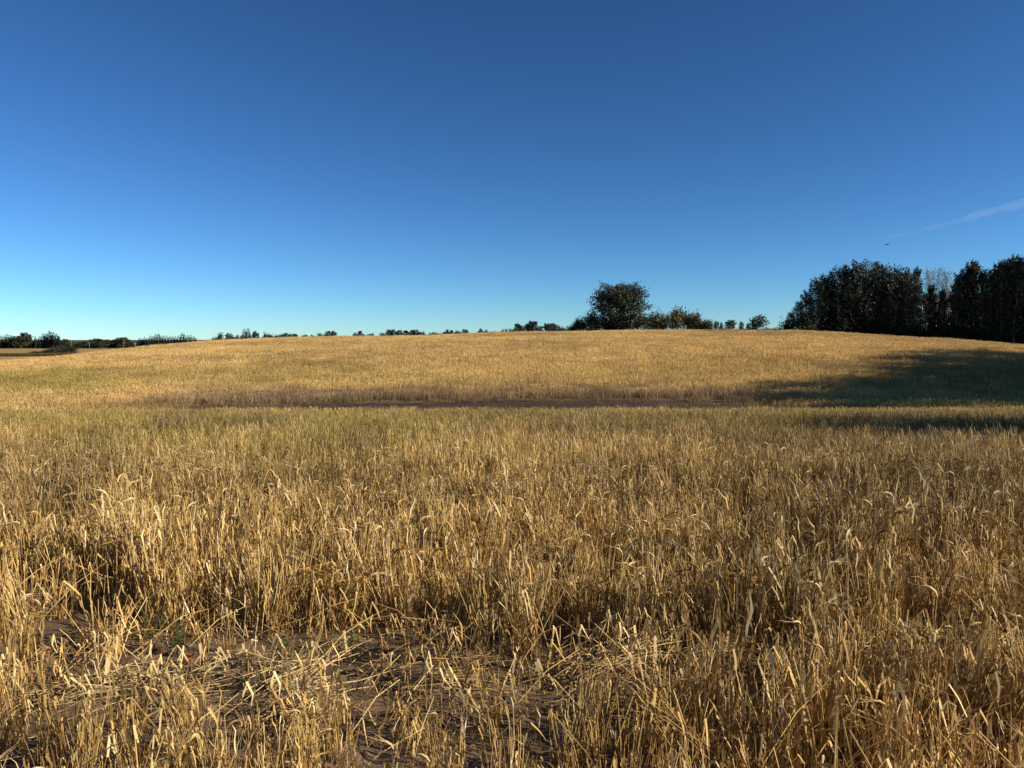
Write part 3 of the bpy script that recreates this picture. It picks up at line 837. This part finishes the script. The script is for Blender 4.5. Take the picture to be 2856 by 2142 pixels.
# second rank, the body of the grove
for i in range(26):
    xn = 2290 + i * 26 + random.uniform(-8, 8); D = 146 + random.uniform(-2, 8)
    yn = np.interp(xn, [2290, 2400, 2520, 2600, 2680, 2760, 2856, 3000], [815, 765, 780, 815, 800, 805, 760, 750]) + random.uniform(0, 16)
    x, h = top_h(xn, yn, D)
    plant_tree('aspen_tree', asp_p[i % 5], x, D, h, 14.3, 'dark aspen filling the inside of the grove behind the edge trees', 'tree', 'aspens inside the grove', wide=1.25)
under_p = [shrub(990 + i, 3.0, 2.2, 1100, 0.13, 'aspen') for i in range(3)]
for i in range(20):
    xn = 2222 + i * 33 + random.uniform(-8, 8); D = np.interp(xn, [2188, 2500, 2860], [137, 135, 127]) + random.uniform(-1, 1)
    x, _ = pix(xn, 930, D)
    plant_tree('undergrowth_bush', under_p[i % 3], x, D, random.uniform(2.2, 4.2), 3.1, 'dark shaded bush along the foot of the grove', 'bush', 'bushes along the foot of the grove', wide=1.2)
# the grove goes on past the edge of the picture and throws the shadows on the field
side = [(37.5, 36, 11.5, 'r'), (40, 41, 13, 'r'), (43, 45.5, 13.5, 'r'), (44, 38.5, 14, 'r'), (46, 41, 13, 'r'), (48, 44.5, 14, 'r'), (49, 48, 14, 'r'), (52, 52, 14, 'a'), (54, 55, 14.5, 'r'), (56, 59, 14, 'a'), (59, 63, 14.5, 'r'), (62, 67, 14, 'a'), (64, 71, 14, 'r'), (67, 75, 13, 'a'), (71, 79, 12, 'a'),
        (52, 42, 15, 'a'), (54, 46, 15, 'r'), (57, 50, 15, 'a'), (60, 55, 15, 'r'), (63, 60, 15, 'a'), (66, 64, 15, 'r'), (70, 69, 15, 'a'), (77, 84, 12.5, 'a'), (72, 74, 15, 'r'),
        (59, 44, 15, 'r'), (64, 50, 15, 'a'), (68, 56, 15, 'r'), (73, 62, 15, 'r'), (66, 45, 15, 'r'),
        (36.5, 8.3, 15.0, 'r'), (38.5, 9.2, 16.5, 'r'), (41, 9.8, 17, 'r'), (44, 8.8, 17, 'r'), (40, 11.4, 15, 'r'), (47, 10, 17, 'r'),
        (96, 121, 15, 'a'), (102, 124, 15, 'r'), (108, 119, 15, 'a'), (115, 122, 15, 'r'), (99, 130, 15, 'a'), (107, 132, 15, 'r'), (91, 116, 15, 'r'), (97, 114, 15, 'a'), (104, 113, 15, 'r'), (112, 114, 15, 'r')]
for i, (x, y, h, k) in enumerate(side):
    if x < 90: x, y = x - 0.6 + (2.6 if y < 13 else 0), y - 2.6
    pr, h0 = (asp_p[i % 5], 14.3) if k == 'a' else (rnd_p[i % 3], 13.3)
    plant_tree('aspen_tree' if k == 'a' else 'leafy_tree', pr, x, y, h, h0, 'tree of the field-edge belt that throws its long shadow over the barley', 'tree', 'field-edge trees casting shadows', wide=1.0)

# --- the far tree line beyond the crest
far_p = [broadleaf('tree', 1000 + i, 8.0, 3.2, 0.03, dome, 46, 26, 0.34, 'fartree', 'grey_bark', stems=2, trunk_r=0.14) for i in range(4)]
fsh_p = [shrub(1010 + i, 5.0, 3.2, 900, 0.30, 'fartree', 4, 7) for i in range(4)]
spr_p = [conifer(1020 + i, 10.0, 2.0, 0.03, 20, 14) for i in range(4)]
ORD = ('first second third fourth fifth sixth seventh eighth ninth tenth eleventh twelfth thirteenth fourteenth fifteenth sixteenth seventeenth eighteenth '
       'nineteenth twentieth twenty-first twenty-second twenty-third twenty-fourth twenty-fifth twenty-sixth twenty-seventh twenty-eighth twenty-ninth thirtieth thirty-first thirty-second thirty-third thirty-fourth thirty-fifth thirty-sixth thirty-seventh thirty-eighth').split()
def number_off(objs, text, back=False):
    """tell look-alikes in one row apart by counting from a landmark"""
    for k, o in enumerate(sorted(objs, key=lambda o: o.location.x / o.location.y, reverse=back)):
        o['label'] = text % ORD[k]
def far_row(items, D0, spread, kind):
    row = [far_one(i, it, D0, spread, kind) for i, it in enumerate(items)]
    if len(far_row.label) > 2: number_off(row, far_row.label[2], far_row.label[3])
def far_one(i, item, D0, spread, kind):
    xn, yn, wd = item
    D = D0 + random.uniform(-spread, spread)
    x, h = top_h(xn, yn, D)
    hw = wd / 2 / FPX * D; h *= 1.2 if D0 > 400 else 1.08
    lab, grp = far_row.label[:2]
    if kind == 'spruce':
        h *= 1.08
        return plant_tree('spruce_tree', spr_p[i % 4], x, D, h, 10.2, lab, 'tree', grp, wide=min(1.9, 1.7 * hw / (2.0 * h / 10.2)))
    if kind == 'tree':
        return plant_tree('far_tree', far_p[i % 4], x, D, h, 8.3, lab, 'tree', grp, wide=min(2.4, hw * 1.5 / (3.0 * h / 8.3)))
    return plant_tree('far_bush', fsh_p[i % 4], x, D, h, 5.2, lab, 'bush', grp, wide=min(2.6, hw * 1.6 / (3.0 * h / 5.2)))

DL = 470
far_row.label = ('tall spruce at the outer end of the far farmyard wood', 'spruces at the outer end of the far wood', 'tall spruce, %s before the leafy gap at the outer far wood', True)
far_row([(-14, 941, 13), (3, 943, 13), (13, 943, 12), (20, 940, 12), (27, 942, 12), (33, 943, 12), (38, 944, 12)], DL, 6, 'spruce')
far_row.label = ('leafy pale-crowned tree between two clumps of spruce in the far wood', 'leafy trees between the far spruce clumps', 'leafy pale-crowned tree, %s from the tallest far spruce clump', True)
far_row([(46, 941, 16), (54, 943, 15), (66, 934, 24), (79, 938, 16), (88, 950, 14)], DL, 5, 'tree')
far_row.label = ('dark spruce in the tallest clump behind the round field bushes', 'spruces in the tallest far clump', 'dark spruce in the tallest far clump, %s from the leafy gap', False)
far_row([(98, 944, 9), (106, 950, 10), (111, 944, 9), (120, 938, 11), (126, 939, 11), (131, 940, 11), (137, 933, 12), (143, 935, 12), (150, 936, 13), (158, 940, 13), (164, 944, 12)], DL, 6, 'spruce')
far_row.label = ('grey-green leafy tree beside the tallest far spruce clump', 'leafy trees beside the tallest far spruce clump', 'grey-green leafy tree, %s past the tallest far spruce clump', False)
far_row([(174, 950, 16), (182, 949, 16), (190, 951, 14), (200, 956, 14)], DL, 5, 'tree')
far_row.label = ('leafy tree in the low even wood behind the utility poles', 'trees of the low far wood', 'leafy tree of the low far wood, %s from the white farm building', True)
far_row([(208, 957, 14), (216, 957, 14), (225, 956, 15), (234, 955, 15), (244, 953, 16), (255, 950, 18), (266, 948, 18), (277, 949, 18), (288, 949, 18), (300, 950, 18), (311, 952, 18), (323, 950, 18),
         (335, 944, 20), (347, 945, 20), (358, 951, 18), (366, 957, 12)], DL, 6, 'tree')
far_row.label = ('pointed spruce in the long row of conifers showing over the hill shoulder', 'spruces in the far conifer row', 'pointed spruce of the far conifer row, %s from the white farm building', False)
far_row([(376, 953, 8), (384, 955, 8), (390, 947, 10), (397, 950, 9), (403, 947, 10), (411, 948, 9), (420, 943, 11), (427, 944, 10), (434, 940, 11), (442, 939, 12), (449, 943, 10), (456, 943, 10), (465, 943, 10), (473, 945, 10),
         (482, 943, 10), (490, 945, 10), (499, 943, 11), (508, 937, 11), (515, 941, 10), (524, 941, 10), (532, 942, 10), (540, 944, 10), (546, 947, 8)], DL, 5, 'spruce')
DM = 330
far_row.label = ('small dark bush peeping over the golden hill crest', 'bushes peeping over the crest', 'small dark bush peeping over the golden crest, %s from the big poplar', True)
far_row([(597, 937, 16), (608, 936, 12), (619, 933, 12), (630, 938, 14), (651, 937, 14), (664, 936, 14), (740, 932, 14), (756, 931, 14), (768, 931, 14), (784, 933, 14), (812, 934, 14), (847, 933, 12), (855, 932, 12), (872, 935, 10), (888, 932, 12), (897, 932, 12),
         (1021, 929, 14), (1035, 931, 16), (1062, 931, 14), (1173, 924, 14), (1192, 928, 7), (1206, 929, 7), (1214, 929, 8), (1222, 928, 14), (1233, 926, 18), (1243, 927, 16), (1272, 925, 10), (1282, 924, 18), (1312, 927, 8), (1401, 920, 8), (1410, 920, 8),
         (1428, 916, 14), (1581, 910, 12), (1590, 909, 12), (1354, 923, 14), (1375, 924, 16), (1566, 909, 10)], DM, 12, 'bush')
far_row.label = ('small round-crowned tree rising behind the golden hill crest', 'small trees rising behind the crest', 'small round tree rising behind the crest, %s from the big poplar', True)
far_row([(640, 929, 16), (713, 925, 15), (798, 930, 16), (822, 932, 14), (914, 923, 13), (931, 924, 15), (991, 929, 10), (1005, 924, 13), (1083, 919, 14), (1097, 920, 16), (1113, 922, 16), (1131, 923, 16), (1148, 920, 16), (1160, 921, 16),
         (1248, 920, 9), (1259, 922, 10), (1295, 918, 10), (1301, 920, 9), (1341, 918, 12),
         (1443, 904, 16), (1455, 908, 12), (1468, 904, 14), (1479, 897, 15), (1490, 898, 20), (1508, 909, 12), (1525, 903, 16), (1534, 904, 16), (1543, 903, 12), (1555, 906, 14)], DM, 10, 'tree')
far_row.label = ('small pointed spruce standing out above the crest bushes', 'small spruces above the crest', 'small pointed spruce above the crest bushes, %s from the big poplar', True)
far_row([(681, 922, 12), (692, 920, 12), (1182, 928, 5), (1199, 928, 5), (1207, 927, 5)], DM, 4, 'spruce')
far_row.label = ('hazy far bush low on the horizon between the crest saplings and the grove', 'far bushes before the grove', 'low far bush on the horizon, %s from the dark grove', True)
far_row([(2142, 917, 12), (2152, 918, 12), (2163, 918, 12), (2174, 917, 12), (2186, 915, 14)], 420, 6, 'bush')

# --- the round bushes in the lower field
fb_p = [shrub(1040 + i, 3.8, 3.4, 1300, 0.17, 'poplar', 6, 9) for i in range(3)]
for i, (xn, yn, wd, D, lab) in enumerate([
        (101, 981, 40, 286, 'low rounded olive bush at the outer end of the lower-field clump'),
        (130, 977, 34, 288, 'middle rounded bush of the lower-field clump'),
        (168, 968, 60, 287, 'largest dark bush of the lower-field clump'),
        (196, 970, 36, 289, 'dark bush at the hill end of the lower-field clump')]):
    x, h = top_h(xn, yn, D); h *= 1.3
    plant_tree('field_bush', fb_p[i % 3], x, D, h, 3.9, lab, 'bush', wide=(wd / 2 / FPX * D * 1.35) / (3.4 * h / 3.9))

# --- a strip of uncut green grass in the lower field
strip = proto_collection('strip_grass_plants', [mid_patch(600 + i, 60, 0.9, 0.5, 0.9, 0.05, 0.8, 0.2, False) for i in range(3)])
x0 = pix(-260, 1000, 246)[0]; x1 = pix(150, 1000, 262)[0]
x = R.uniform(x0, x1, 900); y = np.interp(x, [x0, x1], [243, 268]) + R.normal(0, 4.0, 900)
n = len(x)
scatter('grass_strip', strip, x, y, turns(n), np.stack([np.full(n, 1.2)] * 3, -1), np.stack([np.full(n, 1.0), np.zeros(n), R.uniform(0.22, 0.4, n)], -1),
        'dark green grass strip running past the round bushes in the lower field', 'grass')

# ------------------------------------------------------------------ far farm: poles, white building, marker post
M['pole'] = noise_material('weathered_pole', (0.17, 0.155, 0.135), (0.30, 0.28, 0.25), 4.0)
M['white'] = noise_material('white_paint', (0.70, 0.70, 0.68), (0.82, 0.82, 0.80), 2.0, 0.6)
M['roofw'] = noise_material('pale_metal_roof', (0.55, 0.57, 0.60), (0.72, 0.74, 0.76), 1.0, 0.45)
M['dark'] = noise_material('dark_glass', (0.03, 0.03, 0.035), (0.05, 0.05, 0.055), 1.0, 0.3)

def box_mesh(name, sx, sy, sz, mat, bev=0.0):
    bm = bmesh.new(); bmesh.ops.create_cube(bm, size=1.0)
    for v in bm.verts: v.co = Vector((v.co.x * sx, v.co.y * sy, (v.co.z + 0.5) * sz))
    if bev: bmesh.ops.bevel(bm, geom=bm.edges[:], offset=bev, segments=1, affect='EDGES')
    me = bpy.data.meshes.new(name); bm.to_mesh(me); bm.free(); finish(me, [mat]); return me

mb = MB(); mb.tube([(0, 0, -0.3), (0, 0, 4), (0, 0, 9)], np.array([0.17, 0.15, 0.11]), 8); shaft_me = mb.mesh('shaft', M['pole'], True)
arm_me = box_mesh('crossarm', 2.4, 0.12, 0.14, M['pole'], 0.01)
mb = MB(); mb.tube([(0, 0, 0), (0, 0, 0.08), (0, 0, 0.2)], np.array([0.04, 0.07, 0.03]), 6); ins_me = mb.mesh('insulator', M['white'], True)
for xn, yt, D, lab in ((199, 950, 452, 'pale utility pole beside the round field bushes'), (249, 955, 455, 'utility pole in front of the low far wood'),
                       (345, 953, 458, 'utility pole near the white farm building'), (553, 942, 440, 'lone utility pole at the end of the conifer row')):
    x, h = top_h(xn, yt, D)
    p = link('utility_pole', None, label=lab, cat='pole', group='utility poles along the far road', loc=(x, D, tz(x, D)))
    p.scale = (0.75, 0.75, h / 9.0)
    link('shaft', shaft_me, parent=p)
    a = link('crossarm', arm_me, parent=p, loc=(0, 0.17, 8.3))
    for q in (-1.05, -0.4, 0.4, 1.05):
        link('insulator', ins_me, parent=a, loc=(q, 0, 0.139))

x, z = pix(371, 966, 492); zb = tz(x, 492) - 0.0
b = link('farm_building', None, label='small white farm building half hidden behind the conifer row', cat='building', loc=(x, 492, zb)); b.scale = (0.8, 0.8, 0.9)
link('wall', box_mesh('wall', 5.0, 8.0, 2.6, M['white']), parent=b)
bm = bmesh.new()
vv = [bm.verts.new(c) for c in ((-2.8, -4.3, 2.602), (2.8, -4.3, 2.602), (0, -4.3, 4.0), (-2.8, 4.3, 2.602), (2.8, 4.3, 2.602), (0, 4.3, 4.0))]
for f in ((0, 1, 2), (5, 4, 3), (0, 2, 5, 3), (2, 1, 4, 5), (1, 0, 3, 4)): bm.faces.new([vv[i] for i in f])
me = bpy.data.meshes.new('roof'); bm.to_mesh(me); bm.free(); finish(me, [M['roofw']]); link('roof', me, parent=b)
link('door', box_mesh('door', 1.0, 0.06, 2.0, M['dark']), parent=b, loc=(-1.2, -4.04, 0))
wdw = link('window', box_mesh('window', 1.1, 0.06, 0.9, M['dark']), parent=b, loc=(1.2, -4.04, 1.0))

# ------------------------------------------------------------------ a bird gliding above the grove, and a fading vapour trail
def bird_mesh():
    bm = bmesh.new()
    secs = [(-0.26, 0.07, 0.012), (-0.16, 0.05, 0.035), (-0.02, 0.07, 0.055), (0.10, 0.062, 0.05), (0.18, 0.04, 0.036), (0.24, 0.012, 0.010)]
    rings = []
    for yy, rx, rz in secs:
        rings.append([bm.verts.new((rx * math.cos(a), yy, rz * math.sin(a))) for a in [k * math.pi / 4 for k in range(8)]])
    for r0, r1 in zip(rings[:-1], rings[1:]):
        for k in range(8): bm.faces.new((r0[k], r0[(k + 1) % 8], r1[(k + 1) % 8], r1[k]))
    bm.faces.new(rings[0]); bm.faces.new(rings[-1][::-1])
    for s, k in ((1, 0), (-1, 4)):
        # each wing grows out of the body's side: root at rings 2 and 3
        fr, bk = rings[3][k], rings[2][k]
        prev = (fr, bk)
        for (wx, wy0, wy1, wz) in ((0.20, 0.15, -0.05, 0.07), (0.38, 0.12, -0.06, 0.13), (0.56, 0.02, -0.08, 0.20), (0.66, -0.05, -0.09, 0.27)):
            cur = (bm.verts.new((s * wx, wy0, wz)), bm.verts.new((s * wx, wy1, wz)))
            bm.faces.new((prev[0], cur[0], cur[1], prev[1]) if s > 0 else (prev[0], prev[1], cur[1], cur[0])); prev = cur
    me = bpy.data.meshes.new('bird'); bm.to_mesh(me); bm.free()
    finish(me, [noise_material('bird_feather', (0.012, 0.012, 0.014), (0.03, 0.028, 0.027), 8.0, 0.7)], True)
    return me
bx, bz = pix(2473, 682.5, 150)
bird = link('bird', bird_mesh(), label='dark bird gliding with raised wings above the grove', cat='bird', loc=(bx, 150, bz))
bird.rotation_euler = (math.radians(8), math.radians(-8), math.radians(14)); bird.scale = (1.25, 1.25, 1.25)
sol = bird.modifiers.new('thickness', 'SOLIDIFY'); sol.thickness = 0.02

m, nt, out = new_mat('ice_crystal_cloud')
vs_ = nt.nodes.new('ShaderNodeVolumePrincipled'); vs_.inputs['Density'].default_value = 0.0012; vs_.inputs['Color'].default_value = (0.97, 0.98, 1, 1)
nt.links.new(vs_.outputs[0], out.inputs['Volume'])
pts = []
for t in np.linspace(0, 1, 40):
    xn = 2420 + 620 * t; yn = 672 - 150 * t + 8 * math.sin(t * 5) * (1 - t)
    x, z = pix(xn, yn, 7000); pts.append((x, 7000, z))
rt = np.linspace(0, 1, 40); mb = MB(); rad = (8 + 46 * rt ** 0.9) * (0.6 + 0.8 * vnoise(rt * 17, rt * 0, 77))
pts = [(a, b, c + 10 * (vnoise(k * 0.45, 0.0, 78) - 0.5)) for k, (a, b, c) in enumerate(pts)]
mb.tube(pts, rad, 14)
me = mb.mesh('vapour_trail', m, True)
link('vapour_trail', me, label='faint white vapour trail fading out over the dark grove', cat='vapour trail')

# ------------------------------------------------------------------ small things on the soil strip
def ground_pt(xn, yn):
    """where the ray through a photo pixel meets the near soil"""
    lo, hi = 1.5, 12.0
    for _ in range(40):
        m_ = (lo + hi) / 2; x, z = pix(xn, yn, m_)
        if z > tz(x, m_): lo = m_
        else: hi = m_
    x, z = pix(xn, yn, lo)
    return x, lo, tz(x, lo)

def soil_h(x, y):
    c = (fbm(np.array([x * 9]), np.array([y * 9]), 41, 3) - 0.5) * 0.05 + np.maximum(0, fbm(np.array([x * 22]), np.array([y * 22]), 43, 2) - 0.56) * 0.10
    return tz(x, y) + float(c[0])

leaf_cols = {'yellow': ((0.45, 0.33, 0.03), (0.60, 0.47, 0.06)), 'red': ((0.30, 0.05, 0.02), (0.42, 0.10, 0.04)), 'orange': ((0.40, 0.14, 0.03), (0.52, 0.22, 0.05))}
for i, (xn, yn, c, lab) in enumerate(((248, 1926, 'yellow', 'yellow fallen leaf lying on the open brown soil'), (418, 1897, 'orange', 'orange fallen leaf lying among flattened straw'),
                                      (538, 1849, 'red', 'red fallen leaf lying at the foot of the barley'))):
    x, y, _ = ground_pt(xn, yn); z = soil_h(x, y) + 0.012
    mb = MB(); rr = np.random.default_rng(70 + i); a = np.linspace(0, 2 * math.pi, 13)[:-1]
    rad = 0.020 * (1 + 0.28 * np.cos(a) + 0.12 * np.cos(5 * a))
    rim = np.stack([rad * np.cos(a), rad * 0.8 * np.sin(a), 0.006 * np.cos(2 * a) + 0.006], -1)
    mb.add(np.concatenate([[[0, 0, 0.0]], rim]), [(0, 1 + k, 1 + (k + 1) % 12) for k in range(12)], rr.uniform(0, 1, 13))
    mb.tube([(-0.02, 0, 0.004), (-0.035, 0.004, 0.002)], np.array([0.0014, 0.001]), 4, 0.3)
    o = link('fallen_leaf', mb.mesh('fallen_leaf', plain_straw_material('leaf_' + c, *leaf_cols[c])), label=lab, cat='leaf', loc=(x, y, z))
    o.rotation_euler = (0.15, -0.1, rr.uniform(0, 6.28)); o.scale = (1.3, 1.3, 1.3)

def weed_mesh(seed):
    rng = np.random.default_rng(seed); mb = MB()
    for k in range(9):
        az = rng.uniform(0, 6.283); L = rng.uniform(0.10, 0.22); P = stem_path(rng, (0, 0, -0.01), L, rng.uniform(0.1, 0.7), az, 0.1, 4)
        mb.tube(P, np.linspace(0.002, 0.001, len(P)), 3, 0.4)
        for q in range(7):
            b = P[rng.integers(1, 5)]; a2 = rng.uniform(0, 6.283); d = np.array([math.cos(a2), math.sin(a2), rng.uniform(0, .5)]); s = np.cross(d, [0, 0, 1.0]); s /= np.linalg.norm(s)
            l = rng.uniform(0.02, 0.045); mb.ribbon(np.array([b, b + d * l * .5, b + d * l]), np.array([.004, .014, .002]), s, rng.uniform(0, 1))
    return mb.mesh('weed_plant', M['weed'])
wm = [weed_mesh(80), weed_mesh(81)]
for i, (xn, yn, lab) in enumerate(((425, 1790, 'green weed sprouting under the barley behind the red fallen leaf'), (495, 1830, 'low green weed beside the red fallen leaf'), (60, 1880, 'green weed under the barley at the open soil patch'),
                                   (985, 1855, 'green weed in shade at the foot of barley beside kinked straw'), (780, 1870, 'small green weed half buried in flattened straw'))):
    x, y, _ = ground_pt(xn, yn)
    o = link('weed_plant', wm[i % 2], label=lab, cat='weed', loc=(x, y, soil_h(x, y))); o.rotation_euler = (0, 0, i * 1.3)

# sheaves of stalks flattened side by side
def sheaf_mesh(seed, n, L):
    rng = np.random.default_rng(seed); mb = MB()
    for k in range(n):
        a = rng.normal(0, 0.34); l = L * rng.uniform(0.35, 1.15); d = np.array([math.cos(a), math.sin(a), 0]); off = np.array([rng.normal(0, 0.09), rng.normal(0, 0.075), abs(rng.normal(0.010, 0.018))])
        var = float(np.clip(rng.normal(0.5, 0.28), 0.0, 1)); b = rng.normal(0, 0.035)
        P = np.array([off, off + d * l * .35 + [0, b, 0.025], off + d * l * .7 + [0, b * 1.5, 0.02], off + d * l + [0, b, 0.002]])
        mb.tube(P, np.array([.0024, .0024, .0022, .0015]), 3, var)
        if rng.uniform() < 0.7: leaf(mb, rng, P[rng.integers(1, 3)], a + rng.normal(0, .5), rng.uniform(.1, .2), rng.uniform(.008, .015), min(1, var + .1), 1)
    return mb.mesh('straw_sheaf', M['fallen'])
shm = [sheaf_mesh(190 + i, 26, 0.34 + 0.05 * i) for i in range(4)]
for i, (xn, yn, ang, lab) in enumerate(((400, 1925, -12, 'flattened sheaf of straw on the open soil beside the orange leaf'), (450, 1985, 8, 'broad flattened sheaf of straw below the orange leaf'), (600, 1880, -14, 'flattened sheaf of pale straw beside the red leaf'),
        (770, 1945, 38, 'fan of flattened straw leaning over the soil strip'), (900, 1990, 170, 'flattened straw sheaf in the middle of the soil strip'), (1180, 1935, 6, 'thin straw sheaf lying level across a bare soil patch'),
        (1640, 1925, 18, 'flattened straw sheaf at the edge of a deep dark gap'), (1830, 1865, 55, 'leaning straw sheaf on the side of a deep dark gap'), (1930, 1905, 3, 'long straw sheaf lying past the deep dark gap'), (2200, 1920, -6, 'wide flattened straw sheaf in the tangled barley'),
        (2330, 1880, 35, 'slanting straw sheaf in the tangled barley'), (2480, 1990, -40, 'bearded sheaf bent down in the tangled barley'), (2690, 1905, 8, 'pale level straw sheaf in the tangled barley'), (2810, 1915, 30, 'pale straw sheaf slanting out of the tangled barley'), (120, 1990, 20, 'flattened straw sheaf at the edge of the open soil'))):
    x, y, _ = ground_pt(xn, yn)
    o = link('straw_sheaf', shm[i % 4], label=lab, cat='straw', loc=(x, y, soil_h(x, y) + (0.05 if xn < 1300 else 0.12))); o.rotation_euler = (0, -0.06, math.radians(ang * 1.5))

# long broken straws that can be told apart
def straw_mesh(seed, L, bend):
    rng = np.random.default_rng(seed); mb = MB()
    P = [np.array([-L / 2, 0, 0.0]), np.array([-L * 0.18, bend * 0.5, 0.02]), np.array([L * 0.12, bend, 0.03]), np.array([L / 2, bend * 0.3, 0.0])]
    var = rng.uniform(0.5, 1.0)
    mb.tube(P, np.array([.0029, .0029, .0026, .0018]), 5, var)
    for k in range(2):
        b = P[1 + k]; leaf(mb, rng, b, rng.uniform(-0.6, 0.6), rng.uniform(0.12, 0.2), rng.uniform(0.008, 0.013), min(1, var + 0.1), 1)
    return mb.mesh('fallen_straw', M['fallen'])
sm = [straw_mesh(90 + i, 0.28 + 0.05 * i, 0.035 * (i - 2)) for i in range(6)]
spots = [(130, 1925, 35), (440, 1950, -25), (520, 1930, -18), (560, 1900, -30), (620, 1905, 8), (640, 1960, 12), (560, 2010, -35), (330, 2000, 40), (800, 1925, 32), (860, 1862, -6), (950, 1835, -12), (1010, 1960, 36),
         (1160, 1918, 2), (1250, 1915, 10), (1230, 1955, -40), (1280, 1848, -4), (1680, 1845, 22), (1720, 1920, -35), (1760, 1915, 25), (1860, 1930, 34), (1960, 1890, 3), (2150, 1900, 20), (2260, 1925, -4), (2330, 1925, 1),
         (2420, 1890, 30), (2500, 1960, -30), (2700, 1895, 5), (2740, 1880, 12), (2800, 1930, 28), (2040, 1960, 15), (1500, 1880, 30), (380, 1880, -30), (210, 1990, 15)]
for i, (xn, yn, ang) in enumerate(spots):
    x, y, _ = ground_pt(xn, yn)
    o = link('fallen_straw', sm[i % 6], label='long broken straw lying loose across the soil strip', cat='straw', group='loose straws across the soil strip', loc=(x, y, soil_h(x, y) + 0.02 + 0.05 * (i % 3)))
    o.rotation_euler = (random.uniform(-1, 1), random.uniform(-0.15, 0.15), math.radians(ang * 1.4))
